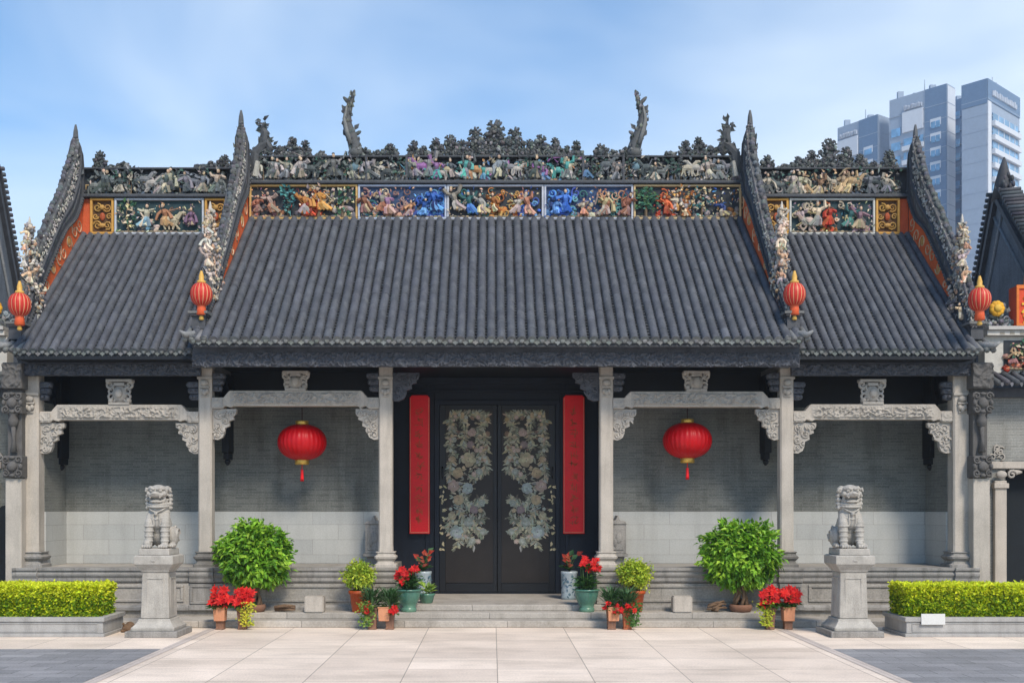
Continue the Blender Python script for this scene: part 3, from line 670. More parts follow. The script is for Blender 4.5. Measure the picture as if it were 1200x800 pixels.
# tiled roofs
TILE = (0.070, 0.075, 0.087)
def roof(xa, xb, z0, z1, seed, pitch, YE=19.7):
    rng = random.Random(seed); mb = MB()
    A = Vector((0, YE, z0)); B = Vector((0, YR, z1)); D = (B-A); L = D.length; D.normalize(); N = Vector((0, -D.z, D.y))
    n = max(1, round((xb-xa)/pitch)); p = (xb-xa)/n; r = p*.43
    # bed under the tiles
    mb.prism([(YE, z0-.10), (YE, z0-.025), (YR+.1, z1-.025+.08), (2*YR+.2-YE, z0-.05), (2*YR+.2-YE, z0-.2), (YR+.1, z1-.15)], 'x', xa, xb, (0.03, 0.032, 0.036))
    tl = .33; nt = int(L/tl)+1
    for i in range(n+1):
        x = xa+p*i+rng.uniform(-.005, .005)
        wob = rng.uniform(0, 6)
        for k in range(nt):
            s0 = k*tl; s1 = min(L, s0+tl)
            xx = x+.004*math.sin(k*.9+wob)+rng.uniform(-.0025, .0025)
            c = jit(rng, TILE, .13, .08)
            if rng.random() < .02: c = tuple(q*1.35 for q in c)
            rr = r*rng.uniform(.992, 1.008); vs = []; fs = []; ns = 8
            lift = rng.uniform(-.003, .004)
            for s, q in ((s0-.003, rr*1.004), (s0+.03, rr*1.0), (s1, rr*.996)):
                for j in range(ns+1):
                    a = math.pi*(j/ns)
                    vs.append(A+D*s+Vector((xx-q*math.cos(a), 0, 0))+N*(q*math.sin(a)*1.05+.02+lift))
            for m in range(2):
                for j in range(ns): fs.append((m*(ns+1)+j, (m+1)*(ns+1)+j, (m+1)*(ns+1)+j+1, m*(ns+1)+j+1))
            mb.add(vs, fs, c, True)
            mb.add(vs[:ns+1], [tuple(range(ns+1))], tuple(q*.9 for q in c))
        # round end tile
        e = A-D*.02+N*.024
        mb.add([e+Vector((x+r*1.1*math.cos(t*math.pi/6), 0, 0))+N*(r*1.1*math.sin(t*math.pi/6)+.012) for t in range(12)], [tuple(range(12))], jit(rng, (0.14, 0.15, 0.15), .2))
        mb.ell(e+Vector((x, 0, 0))+N*.012-D*.004, (r*.6, .012, r*.6), jit(rng, (0.16, 0.17, 0.165), .2), 8, 4)
        if i == n: continue
        # pan tiles: shallow troughs of short overlapping plates
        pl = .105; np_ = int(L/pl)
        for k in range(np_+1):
            s0 = k*pl; s1 = min(L, s0+pl*1.2); c = jit(rng, (0.045, 0.048, 0.054), .3, .08); lit_lip = jit(rng, (0.20, 0.205, 0.21), .45, .08)  # lit edges painted into the pale lips, shaded gaps into the dark troughs
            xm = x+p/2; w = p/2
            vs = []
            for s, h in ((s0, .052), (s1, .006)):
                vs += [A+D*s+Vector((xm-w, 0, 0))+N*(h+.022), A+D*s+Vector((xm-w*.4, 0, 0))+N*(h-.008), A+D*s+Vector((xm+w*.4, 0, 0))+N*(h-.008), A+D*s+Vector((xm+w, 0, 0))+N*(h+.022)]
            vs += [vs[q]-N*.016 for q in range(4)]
            mb.add(vs, [(0, 4, 5, 1), (1, 5, 6, 2), (2, 6, 7, 3)], c); mb.add(vs, [(0, 1, 9, 8), (1, 2, 10, 9), (2, 3, 11, 10)], lit_lip)
        # drip tile: scalloped pendant
        e = A-D*.015; xm = x+p/2; w = p*.36
        pts = [e+Vector((xm+u*w, 0, 0))+N*.015+Vector((0, -.004, v)) for u, v in ((-1, .02), (1, .02), (.75, -.035), (.35, -.05), (0, -.075), (-.35, -.05), (-.75, -.035))]
        mb.add(pts, [(0, 6, 5, 4, 3, 2, 1)], jit(rng, (0.15, 0.16, 0.155), .2))
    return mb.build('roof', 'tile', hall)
MAIN = (PZ(400, YE), PZ(258, YR)); SIDE = (PZ(413, YES), PZ(276, YR))
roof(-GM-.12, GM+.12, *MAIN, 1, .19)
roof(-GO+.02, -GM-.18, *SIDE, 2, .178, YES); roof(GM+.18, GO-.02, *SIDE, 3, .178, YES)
def roof_z(Y, pr, ye): return pr[0]+(Y-ye)*(pr[1]-pr[0])/(YR-ye)

# ------------------------------------------------------------------ figures and ornament
SKIN = (0.55, 0.40, 0.27)
def figurine(mb, x, y, z, h, cols, rng, lean=0.0):
    """small robed figure in action: skirt of separate folds, flared sleeves, headdress, sash"""
    c1, c2, c3 = (jit(rng, rng.choice(cols), .35) for _ in range(3)); q = h
    hip = Vector((x+lean*q*.45, y, z+q*.45)); ch = Vector((x+lean*q*.72, y-.01, z+q*.68)); hd = Vector((x+lean*q*.8+rng.uniform(-.06, .06)*q, y-.03, z+q*.87))
    st = rng.uniform(-.15, .15)
    for i in range(5):
        u = (i-2)*.09+rng.uniform(-.04, .04)+st*.7
        k = hip+Vector((u*q*.5, -rng.uniform(.0, .05), -q*.2)); ft = Vector((x+u*q*rng.uniform(1.0, 1.5), y-rng.uniform(0, .05), z+rng.uniform(0, .06)*q))
        mb.tube([hip, k, ft], [q*.085, q*.10, q*.085], 5, jit(rng, c1 if i % 2 else c3, .3))
    mb.tube([hip, hip.lerp(ch, .5)+Vector((0, -.02, 0)), ch], [q*.11, q*.12, q*.14], 6, c2)
    mb.ell(hd, (q*.07, q*.07, q*.085), jit(rng, SKIN, .2), 6, 4); mb.ell(hd+Vector((rng.uniform(-.02, .02)*q, .01, q*.09)), (q*.07, q*.06, q*.05), rng.choice((c1, (0.04, 0.04, 0.05), c3)), 6, 4)
    for s in (-1, 1):
        e = rng.uniform(-.35, .3); sh = ch+Vector((s*q*.10, 0, 0)); el = sh+Vector((s*q*.15, -.02, q*(e*.5-.05))); hn = el+Vector((s*rng.uniform(-.10, .16)*q, -.02, q*e))
        mb.tube([sh, el, hn], [q*.07, q*.08, q*.11 if rng.random() < .6 else q*.05], 5, c2)
    r0 = Vector((x+rng.uniform(-.3, .3)*q, y-.04, z+q*rng.uniform(.2, .9)))
    mb.tube([r0, r0+Vector((rng.uniform(-.2, .2)*q, 0, rng.uniform(-.2, .2)*q)), r0+Vector((rng.uniform(-.4, .4)*q, 0, rng.uniform(-.3, .3)*q)), r0+Vector((rng.uniform(-.5, .5)*q, .02, rng.uniform(-.3, .3)*q))], [q*.015, q*.035, q*.035, q*.01], 4, jit(rng, rng.choice(cols), .4))
def rockwork(mb, x, y, z, w, h, cols, rng, n=6):
    for _ in range(n):
        mb.ell((x+rng.uniform(-.5, .5)*w, y-rng.uniform(0, .03), z+rng.uniform(.05, .9)*h*rng.random()), (min(.09, w*rng.uniform(.10, .2)), .04, min(.08, h*rng.uniform(.08, .18))), jit(rng, rng.choice(cols), .3), 6, 4, Matrix.Rotation(rng.uniform(0, 3), 3, 'Y'))
def bough(mb, x, y, z, w, h, cols, rng, n=26, trunk=(0.14, 0.10, 0.06)):
    pts = [(x, y, z), (x+rng.uniform(-.1, .1)*w, y-.02, z+h*.35), (x+rng.uniform(-.15, .15)*w, y-.02, z+h*.7)]
    mb.tube(pts, [w*.07, w*.05, w*.03], 5, trunk)
    for _ in range(n):
        a = rng.uniform(0, 6.28); r = math.sqrt(rng.random())
        p = Vector((x+math.cos(a)*r*w*.5, y-rng.uniform(.0, .05), z+h*.6+math.sin(a)*r*h*.4))
        mb.leaf(p, Vector((rng.uniform(-1, 1), -.5, rng.uniform(-.6, 1))), Vector((0, -1, .3)), rng.uniform(.07, .13), rng.uniform(.05, .08), jit(rng, rng.choice(cols), .35))
def beast(mb, x, y, z, s, h, col, rng):
    """small horse or lion: trunk, neck, head, four legs, tail"""
    c = jit(rng, col, .15)
    mb.ell((x, y, z+h*.55), (h*.42, h*.18, h*.22), c, 8, 5)
    mb.tube([(x+s*h*.3, y, z+h*.62), (x+s*h*.48, y-.01, z+h*.85), (x+s*h*.55, y-.01, z+h*.95)], [h*.16, h*.12, h*.1], 6, c)
    mb.ell((x+s*h*.64, y-.015, z+h*.92), (h*.17, h*.09, h*.09), c, 7, 4)
    for u in (-.32, -.2, .2, .34):
        mb.tube([(x+u*h, y-rng.uniform(0, .03), z+h*.5), (x+(u+rng.uniform(-.12, .12))*h, y-.01, z+h*.25), (x+(u+rng.uniform(-.15, .15))*h, y-.01, z)], [h*.09, h*.065, h*.05], 5, jit(rng, c, .1))
    mb.tube([(x-s*h*.4, y, z+h*.6), (x-s*h*.58, y, z+h*.6), (x-s*h*.6, y, z+h*.3)], [h*.05, h*.07, h*.02], 5, jit(rng, (0.3, 0.2, 0.1), .3))
def dragon(mb, x, y, z, w, h, cols, rng):
    c = jit(rng, rng.choice(cols), .2); pts = []; rad = []
    for i in range(15):
        t = i/14; pts.append((x-w/2+w*t, y-.02-.02*math.sin(t*9), z+h*(.5+.33*math.sin(t*7.5+rng.random()*.2)))); rad.append(h*.055*(.4+1.2*math.sin(math.pi*min(1, t+.1))))
    mb.tube(pts, rad, 6, c); mb.ell(pts[-1], (h*.11, .05, h*.09), c, 7, 5)
    for i in range(2, 14, 2): mb.leaf(Vector(pts[i]), Vector((rng.uniform(-.5, .5), -.3, rng.choice((-1, 1)))), Vector((0, -1, 0)), h*.25, h*.14, jit(rng, rng.choice(cols), .3))
def foliage_clump(mb, x, y, z, w, h, col, rng, dens=1.0, up=True):
    """weathered ceramic cluster: knobs, curling leaves and scrolls with an uneven outline"""
    n = int(16*dens*max(1, w*h/.12))
    for _ in range(n):
        u = rng.uniform(-.5, .5); t = rng.random()*(1-abs(u)*1.1)
        p = Vector((x+u*w, y+rng.uniform(-.07, .07), z+t*h*.9)); s = rng.uniform(.028, .06)
        mb.ell(p, (s, s*.8, s*rng.uniform(.7, 1.5)), jit(rng, col, .5) if rng.random() < .88 else jit(rng, (0.22, 0.22, 0.2), .3), 6, 4, Matrix.Rotation(rng.uniform(-.8, .8), 3, 'Y'))
    for _ in range(int(n*.55)):
        u = rng.uniform(-.5, .5); t = rng.random()*(1-abs(u)*1.1)
        p = Vector((x+u*w, y+rng.uniform(-.08, .05), z+t*h*.85))
        d = Vector((u*2.2+rng.uniform(-.5, .5), rng.uniform(-.6, .2), rng.uniform(0, 1.2)))
        mb.leaf(p, d, Vector((0, -1, .2)), rng.uniform(.09, .16), rng.uniform(.06, .1), jit(rng, col, .4), .35)
    for _ in range(max(1, int(2*dens))):
        mb.spiral((x+rng.uniform(-.4, .4)*w, y-.05, z+rng.uniform(.15, .5)*h), rng.uniform(.05, .10), 1.3, .018, jit(rng, col, .3), start=rng.uniform(0, 6), sgn=rng.choice((-1, 1)))

CREAM = (0.50, 0.43, 0.33); GOLD = (0.44, 0.25, 0.07); DKTEAL = (0.022, 0.05, 0.058); DARK = (0.028, 0.034, 0.042)
def relief_panel(px0, px1, py0, py1, back, fill, frame=CREAM, fw=.045, y=YR, parent=hall):
    """framed picture band panel on the ridge wall; fill(mb, x0, x1, z0, z1, y) adds the modelled figures"""
    x0, x1, z0, z1 = PX(px0, y), PX(px1, y), PZ(py1, y), PZ(py0, y)
    p = MB().box(x0, x1, y-.02, y+.01, z0, z1, back).build('relief_panel', 'plaster', parent)
    fr = MB()
    for q in ((x0, x1, z1-fw, z1), (x0, x1, z0, z0+fw), (x0, x0+fw, z0+fw+.001, z1-fw-.001), (x1-fw, x1, z0+fw+.001, z1-fw-.001)): fr.box(q[0], q[1], y-.09, y-.019, q[2], q[3], frame)
    fr.build('panel_frame', 'plaster', p, 0.008)
    mb = MB(); fill(mb, x0+fw, x1-fw, z0+fw, z1-fw, y-.06); mb.build('relief_figures', 'plaster', p)
    return p
BLUE = [(0.03, 0.10, 0.38), (0.06, 0.18, 0.48), (0.12, 0.30, 0.55), (0.04, 0.07, 0.25)]
TEAL = [(0.04, 0.16, 0.17), (0.10, 0.27, 0.27), (0.03, 0.10, 0.10)]
RUST = [(0.32, 0.13, 0.08), (0.42, 0.22, 0.13), (0.28, 0.15, 0.13), (0.5, 0.33, 0.2)]
RED = [(0.42, 0.05, 0.025), (0.45, 0.10, 0.04), (0.28, 0.04, 0.025)]
CRM = [(0.52, 0.43, 0.30), (0.42, 0.35, 0.27), (0.55, 0.45, 0.25), (0.35, 0.30, 0.28)]
ORG = [(0.45, 0.19, 0.05), (0.48, 0.29, 0.09), (0.36, 0.12, 0.04)]
MAUVE = [(0.30, 0.17, 0.20), (0.22, 0.14, 0.22), (0.36, 0.24, 0.2)]
GRN = [(0.025, 0.09, 0.05), (0.05, 0.15, 0.10), (0.07, 0.14, 0.06)]
def scene_fill(spec, seed):
    """spec: list of (u0, u1, palette, kinds) across the panel's width"""
    def f(mb, x0, x1, z0, z1, y):
        rng = random.Random(seed); W, H = x1-x0, z1-z0
        for u0, u1, pal, kinds in spec:
            a, b = x0+W*u0, x0+W*u1; w = b-a
            for k in kinds:
                if k == 'r': rockwork(mb, (a+b)/2, y+.03, z0, w, H*.6, [jit(rng, q, .5) for q in pal]+[(0.10, 0.10, 0.11)], rng, max(6, int(w*30)))
                elif k == 'w':
                    for _ in range(max(3, int(w*17))): mb.spiral((rng.uniform(a, b), y-.01, z0+rng.uniform(.1, .85)*H), rng.uniform(.05, .12), 1.2, rng.uniform(.016, .026), jit(rng, rng.choice(pal), .3), rng.uniform(0, 6), rng.choice((-1, 1)))
                elif k == 'f':
                    n = max(1, int(w/.27))
                    for i in range(n): figurine(mb, a+(i+.5)*w/n+rng.uniform(-.07, .07), y-.03, z0+rng.uniform(.02, .22)*H, H*rng.uniform(.52, .80), pal, rng, rng.uniform(-.45, .45))
                elif k == 't': bough(mb, (a+b)/2, y, z0, w*1.1, H, pal, rng, int(30+w*40))
                elif k == 'd': dragon(mb, (a+b)/2, y-.02, z0, w, H, pal, rng)
                elif k == 'h':
                    n = max(1, int(w/.5))
                    for i in range(n): beast(mb, a+(i+.5)*w/n, y-.03, z0+rng.uniform(.02, .15)*H, rng.choice((-1, 1)), H*rng.uniform(.55, .68), jit(rng, rng.choice(pal), .4), rng)
        # leaves, sashes and blossoms scattered over the whole picture
        for _ in range(int(W*70)):
            u = rng.random(); pal = rng.choice([q for q in spec if q[0]-.05 <= u <= q[1]+.05] or spec)[2]
            p = Vector((x0+W*u, y-rng.uniform(-.02, .05), z0+H*rng.uniform(.05, .93)))
            mb.leaf(p, Vector((rng.uniform(-1, 1), -.3, rng.uniform(-1, 1))), Vector((rng.uniform(-.5, .5), -1, .3)), rng.uniform(.04, .10), rng.uniform(.02, .045), jit(rng, rng.choice(pal), .6))
        # ground line of modelled soil
        for i in range(int(W/.09)):
            mb.ell((x0+(i+.5)*.09, y, z0+.01), (.06, .04, rng.uniform(.015, .04)), jit(rng, (0.25, 0.2, 0.13), .35), 6, 4)
    return f
# wall of the picture band, dark ridge courses and backing of the pierced ridge
def ridge_wall(x0, x1, ya, yb, yc, ptop):
    """ya: bottom row of the picture band, yb: its top row, yc: row of the upper rail"""
    y = YR
    b = MB(); b.box(x0, x1, y+.012, y+.35, PZ(ya, y)-.5, PZ(yb, y)+.02, (0.05, 0.053, 0.06))
    b.box(x0, x1, y-.13, y+.4, PZ(ya, y)-.035, PZ(ya, y)-.002, (0.12, 0.125, 0.13))
    b.box(x0, x1, y-.10, y+.4, PZ(ya, y)-.075, PZ(ya, y)-.037, (0.05, 0.053, 0.06))
    z = PZ(yb, y); b.box(x0, x1, y-.14, y+.4, z+.004, z+.05, (0.05, 0.055, 0.065)); b.box(x0, x1, y-.10, y+.36, z+.052, z+.085, (0.09, 0.095, 0.1))
    b.box(x0, x1, y+.10, y+.20, z+.086, PZ(yc, y)-.04, DARK)
    b.box(x0, x1, y-.06, y+.24, PZ(yc, y)-.038, PZ(yc, y), (0.055, 0.06, 0.068))
    return b.build('roof_ridge', 'ceramic', hall, 0.006)
ridge_wall(-GM-.1, GM+.1, 258.5, 217, 183, 0)
ridge_wall(-GO-.05, -GM-.2, 276, 233, 197, 0); ridge_wall(GM+.2, GO+.05, 276, 233, 197, 0)
relief_panel(293, 419.5, 217.5, 258, DARK, scene_fill([(0, .3, MAUVE+RUST, 'rf'), (.28, .42, TEAL, 't'), (.42, .66, RED, 'rw'), (.5, .78, CRM+ORG, 'tf'), (.75, 1, CRM+GRN, 'tr'), (.45, .62, RED, 'f')], 21), (0.52, 0.33, 0.12))
relief_panel(420, 523.5, 217.5, 258, (0.03, 0.06, 0.13), scene_fill([(0, .3, BLUE+TEAL, 'w'), (.02, .34, RUST+CRM, 'wwf'), (.3, .62, RUST+MAUVE, 'rfw'), (.6, 1, BLUE, 'rwf'), (.62, .98, BLUE, 'w')], 22), (0.40, 0.45, 0.55))
relief_panel(524, 637, 217.5, 258, DARK, scene_fill([(0, .16, CRM, 'f'), (.14, .32, BLUE+TEAL, 'wf'), (.3, .5, TEAL+CRM, 'rf'), (.45, .80, ORG, 'rw'), (.46, .76, CRM+ORG, 'f'), (.76, .98, BLUE, 'wr'), (.8, .95, RUST, 'f')], 23), (0.45, 0.47, 0.52))
relief_panel(637.5, 741.5, 217.5, 258, (0.03, 0.06, 0.14), scene_fill([(0, .36, BLUE, 'rwf'), (.05, .5, BLUE+TEAL, 'w'), (.38, .7, RUST+CRM, 'rf'), (.6, 1, RUST+TEAL, 'ww'), (.65, .95, RUST, 'f')], 24), (0.42, 0.45, 0.52))
relief_panel(742, 868, 217.5, 258, DARK, scene_fill([(0, .2, GRN, 'tt'), (.2, .38, RED, 'rwf'), (.32, .56, CRM+ORG, 'tf'), (.55, .72, CRM+TEAL, 'rt'), (.76, .97, BLUE+CRM, 'f'), (.76, .98, ORG+CRM, 'r')], 25), (0.52, 0.38, 0.2))
# side bands
relief_panel(135.5, 240, 233.5, 275.5, DKTEAL, scene_fill([(.04, .25, CRM+GRN, 't'), (.25, .48, [(0.25, 0.42, 0.5), (0.5, 0.45, 0.35)], 'rf'), (.45, .85, CRM, 'h'), (.78, .98, CRM+MAUVE, 'f'), (.5, .75, RUST, 'f')], 31), (0.45, 0.48, 0.52))
relief_panel(924, 1024, 233.5, 275.5, DKTEAL, scene_fill([(.02, .38, CRM, 'hw'), (.34, .56, RED+ORG, 'rf'), (.55, .75, CRM+TEAL, 'fw'), (.7, .98, MAUVE+CRM, 'rf'), (.05, .4, CRM, 'f')], 32), (0.50, 0.50, 0.46))
def gilt_square(px0, px1):
    def f(mb, x0, x1, z0, z1, y):
        rng = random.Random(int(px0)); cx, cz = (x0+x1)/2, (z0+z1)/2
        for s in (-1, 1):
            for t in (-1, 1):
                mb.spiral((cx+s*(x1-x0)*.26, y+.02, cz+t*(z1-z0)*.28), .10, 1.6, .022, jit(rng, GOLD, .2), rng.uniform(0, 6), s)
            mb.spiral((cx+s*(x1-x0)*.36, y+.02, cz), .07, 1.4, .02, jit(rng, GOLD, .2), 0, s)
        mb.ell((cx, y+.02, cz), (.06, .04, .09), (0.36, 0.08, 0.03), 8, 6); mb.ell((cx, y, cz+.2), (.06, .04, .06), GOLD); mb.ell((cx, y, cz-.2), (.08, .04, .05), GOLD)
    relief_panel(px0, px1, 233.5, 275.5, (0.10, 0.05, 0.02), f, (0.55, 0.30, 0.07), .05)
gilt_square(107, 134.5); gilt_square(241, 266); gilt_square(1025, 1053); gilt_square(895, 923)
for px0, px1 in ((97, 106), (1054, 1064)):
    x0, x1 = PX(px0, YR), PX(px1, YR); MB().box(x0, x1, YR-.025, YR+.01, PZ(275.5, YR), PZ(233.5, YR), (0.52, 0.10, 0.035)).build('red_panel', 'plaster', hall)

# pierced upper ridge: figures between rails, clumps on top
CER = (0.062, 0.07, 0.072); CERP = [(0.33, 0.31, 0.27), (0.13, 0.14, 0.14), (0.36, 0.32, 0.25), (0.09, 0.105, 0.105), (0.06, 0.075, 0.075), (0.20, 0.21, 0.22)]
def upper_ridge(px0, px1, pyt, pyb, pal_mid, seed, posts):
    rng = random.Random(seed); y = YR+.02; x0, x1, zt, zb = PX(px0, y), PX(px1, y), PZ(pyt, y), PZ(pyb, y); H = zt-zb
    mb = MB(); W = x1-x0
    n = int(W/.15)
    for i in range(n):
        x = x0+(i+.5)*W/n; u = (i+.5)/n; d = abs(u-.5)*2
        pal = pal_mid if d < .38 else CERP
        k = rng.random()
        if k < .42: figurine(mb, x+rng.uniform(-.05, .05), y-.05, zb+rng.uniform(0, .15)*H, H*rng.uniform(.68, .95), pal, rng, rng.uniform(-.3, .3))
        elif k < .66: beast(mb, x, y-.05, zb+rng.uniform(.01, .3)*H, rng.choice((-1, 1)), H*rng.uniform(.5, .7), rng.choice(pal), rng)
        else: bough(mb, x, y-.02, zb, .3, H, [CER, (0.05, 0.1, 0.08)], rng, 18)
        if rng.random() < .4: mb.spiral((x, y-.06, zb+rng.uniform(.2, .7)*H), rng.uniform(.05, .1), 1.3, .022, jit(rng, rng.choice(pal), .3), rng.uniform(0, 6), rng.choice((-1, 1)))
        rockwork(mb, x, y, zb, .22, H*.9, [CER, (0.12, 0.13, 0.135), (0.06, 0.08, 0.11), rng.choice(pal)], rng, 7)
        for _ in range(5): mb.leaf(Vector((x+rng.uniform(-.1, .1), y-.06, zb+rng.uniform(.1, .9)*H)), Vector((rng.uniform(-1, 1), -.2, rng.uniform(-1, 1))), Vector((0, -1, .3)), rng.uniform(.08, .15), rng.uniform(.04, .07), jit(rng, rng.choice(pal), .4))
        if rng.random() < .5: foliage_clump(mb, x, y+.03, zb+.05*H, .2, H*.95, (0.055, 0.064, 0.066), rng, .25)
    for px in posts:
        x = PX(px, y); mb.box(x-.025, x+.025, y-.12, y+.05, zb, zt, (0.055, 0.06, 0.07))
    mb.build('ridge_figures', 'ceramic', hall)
BRIGHT = CERP+[(0.05, 0.06, 0.065)]+[(0.25, 0.12, 0.28), (0.10, 0.22, 0.35), (0.08, 0.28, 0.25), (0.42, 0.22, 0.10), (0.40, 0.33, 0.22)]
upper_ridge(297, 866, 183, 213, BRIGHT, 41, (430, 477, 683, 730))
upper_ridge(108, 266, 197, 229, CERP, 42, ()); upper_ridge(893, 1052, 198, 229, [(0.4, 0.3, 0.17), (0.3, 0.2, 0.12), (0.35, 0.3, 0.22)], 43, ())
def rosette(mb, x, y, z, r, col, rng):
    """carved flower head seen face-on: two rings of thick petals round a knob, leaves behind"""
    for ring, (rr, n, dy) in enumerate(((1.0, 8, 0), (.55, 6, -.035))):
        for i in range(n):
            a = 2*math.pi*i/n+rng.uniform(-.2, .2)+ring*.4
            mb.ell((x+math.cos(a)*r*rr*.68, y+dy, z+math.sin(a)*r*rr*.68), (r*.36*(1-.25*ring), .035, r*.20), jit(rng, col, .35), 7, 4, Matrix.Rotation(-a, 3, 'Y'))
    mb.ell((x, y-.05, z), (r*.2, .03, r*.2), jit(rng, (0.16, 0.16, 0.15), .4), 6, 4)
    for i in range(7):
        a = rng.uniform(-.4, 3.5); mb.leaf(Vector((x+math.cos(a)*r*.7, y+.02, z+math.sin(a)*r*.7)), Vector((math.cos(a), -.15, math.sin(a))), Vector((0, -1, .3)), r*.42, r*.42, jit(rng, col, .4), .3)
def ridge_crest(lst, seed, base):
    """one carved cluster per entry: photo column, top row, width in photo columns"""
    for i, (px, top, w) in enumerate(lst):
        rng = random.Random(seed+i); mb = MB(); y = YR+.06; k = y/F
        h = (base-top)*k; x = PX(px, y); z = PZ(base+1, y); W = w*k
        r = min(.20, W*.33, h*.42)
        rosette(mb, x, y, z+h-r*.8, r, CER, rng)
        rows = max(1, int((h-r*1.4)/(r*1.25)))
        for j in range(rows):
            zc = z+r*.7+j*r*1.25; half_w = W*.5*(1-.45*j/max(1, rows))
            n = max(2, int(2*half_w/(r*1.5)))
            for q in range(n):
                rosette(mb, x+(q+.5-n/2)*2*half_w/n+rng.uniform(-.03, .03), y+rng.uniform(-.02, .05), zc+rng.uniform(-.03, .03), r*rng.uniform(.65, .9), CER, rng)
        for j in range(7):
            t = j/6; mb.ell((x+rng.uniform(-.12, .12)*W*(1-t), y+.02, z+h*(.08+.72*t)), (W*(.40-.22*t), .05, h*.12), jit(rng, (0.05, 0.055, 0.056), .4), 8, 5)
        for _ in range(int(14+W*h*160)):
            u = rng.uniform(-.5, .5); t = rng.random()*(1-abs(u)*.9); q = rng.uniform(.025, .05)
            mb.ell((x+u*W, y-.03+rng.uniform(-.03, .03), z+t*h*.92), (q*1.3, q*.8, q*.8), jit(rng, CER if rng.random() < .8 else (0.15, 0.155, 0.15), .45), 6, 4, Matrix.Rotation(rng.uniform(0, 3), 3, 'Y'))
        for sd in (-1, 1):
            mb.spiral((x+sd*W*.32, y-.04, z+r*.5), r*.6, 1.4, .022, jit(rng, (0.09, 0.095, 0.095), .3), math.pi/2, sd)
            mb.tube([(x+sd*W*.2, y, z), (x+sd*W*.1, y, z+h*.4), (x, y, z+h*.75)], [.03, .025, .015], 5, CER)
        for q in range(int(6+W*h*40)):
            u = rng.uniform(-.5, .5); t = rng.random()*(1-abs(u))
            mb.ell((x+u*W, y+rng.uniform(-.05, .05), z+t*h*.9), rng.uniform(.018, .035), jit(rng, CER if rng.random() < .8 else (0.2, 0.2, 0.19), .4), 6, 4)
        mb.build('crest_ornament', 'ceramic', hall)
C = 580.5
half = [(0, 141, 34), (23, 149, 24), (40, 163, 16), (53, 158, 22), (70, 161, 16), (84, 170, 12), (95, 164, 14), (123, 168, 18), (138, 175, 12), (153, 172, 14), (205, 176, 14), (223, 164, 16), (238, 160, 16), (252, 170, 14)]
ridge_crest([(C+o, t, w) for o, t, w in half]+[(C-o, t, w) for o, t, w in half if o], 100, 183)
ridge_crest([(117, 176, 18), (145, 189, 16), (130, 192, 12), (235, 192, 14), (247, 188, 16), (263, 181, 16)], 200, 198)
ridge_crest([(899, 181, 16), (918, 191, 14), (935, 183, 16), (951, 176, 18), (972, 163, 28), (992, 172, 20), (1008, 180, 16), (1024, 188, 16), (1042, 175, 18)], 300, 198)
# carp-dragon finials with tails in the air, and coiled dragons at the ridge ends
def carp_finial(px, s):
    y = YR+.06; rng = random.Random(int(px)); mb = MB(); k = y/F
    X0, Z0 = PX(px, y), PZ(183, y)
    path = [(6, 0, 7.5), (6, 8, 8), (3, 18, 7.2), (-1, 28, 6.6), (-4, 38, 5.6), (-4, 48, 4.8), (-2, 56, 4.2), (0, 62, 2.8), (2.5, 68, 2.0), (4, 72, 1.1), (2.5, 74, .8), (1.5, 71.5, .5)]
    pts = [(X0+s*dx*k, y, Z0+dz*k) for dx, dz, r in path]; mb.tube(pts, [r*k for *_, r in path], 9, (0.075, 0.08, 0.083), flat=.8)
    for i, (dx, dz, r) in enumerate(path[1:9]):     # scales and fins
        for _ in range(5):
            a = rng.uniform(-2.8, -.2)
            p = Vector((X0+s*dx*k+math.cos(a)*r*k*.9, y+math.sin(a)*r*k*.75, Z0+(dz+rng.uniform(-4, 4))*k))
            mb.leaf(p, Vector((math.cos(a)*.6, -.3, 1)), Vector((math.cos(a), math.sin(a), 0)), .10, .08, jit(rng, (0.12, 0.125, 0.12), .6))
    for dx, dz, L in ((-9, 52, -.16), (8, 30, .14), (-8, 22, -.12), (9, 12, .16)):
        mb.leaf(Vector((X0+s*dx*k*.5, y, Z0+dz*k)), Vector((s*L*4, 0, .8)), Vector((0, -1, 0)), .2, .11, (0.07, 0.075, 0.08))
    mb.tube([(X0-s*4*k, y, Z0+52*k), (X0-s*9*k, y, Z0+55*k), (X0-s*10*k, y, Z0+60*k)], [.03, .025, .01], 5, (0.07, 0.075, 0.08))
    mb.ell((X0+s*6*k, y-.03, Z0+3*k), (.17, .13, .13), (0.085, 0.09, 0.09), 12, 8); mb.ell((X0+s*10*k, y-.14, Z0+6*k), (.03, .02, .03), (0.2, 0.2, 0.19), 8, 5)
    mb.tube([(X0+s*1*k, y-.13, Z0+12*k), (X0-s*4*k, y-.11, Z0+28*k), (X0-s*7*k, y-.085, Z0+42*k), (X0-s*4*k, y-.07, Z0+58*k)], [.05, .05, .04, .02], 6, (0.15, 0.155, 0.15), flat=.5)
    for dx, dz, an, L in ((0, 60, .75, .24), (1, 64, -.25, .26), (-3, 50, 1.2, .16), (4, 24, -1.0, .18), (-2, 34, 1.1, .16)):
        mb.ell((X0+s*dx*k-s*math.sin(an)*L*.5, y, Z0+dz*k+math.cos(an)*L*.5), (.045, .022, L*.55), jit(rng, (0.08, 0.085, 0.085), .3), 8, 6, Matrix.Rotation(-s*an, 3, 'Y'))
    mb.ell((X0+s*5*k, y-.07, Z0-14*k), (.11, .09, .12), (0.12, 0.2, 0.24), 9, 6)
    mb.build('carp_finial', 'ceramic', hall)
carp_finial(411, 1); carp_finial(749, -1)
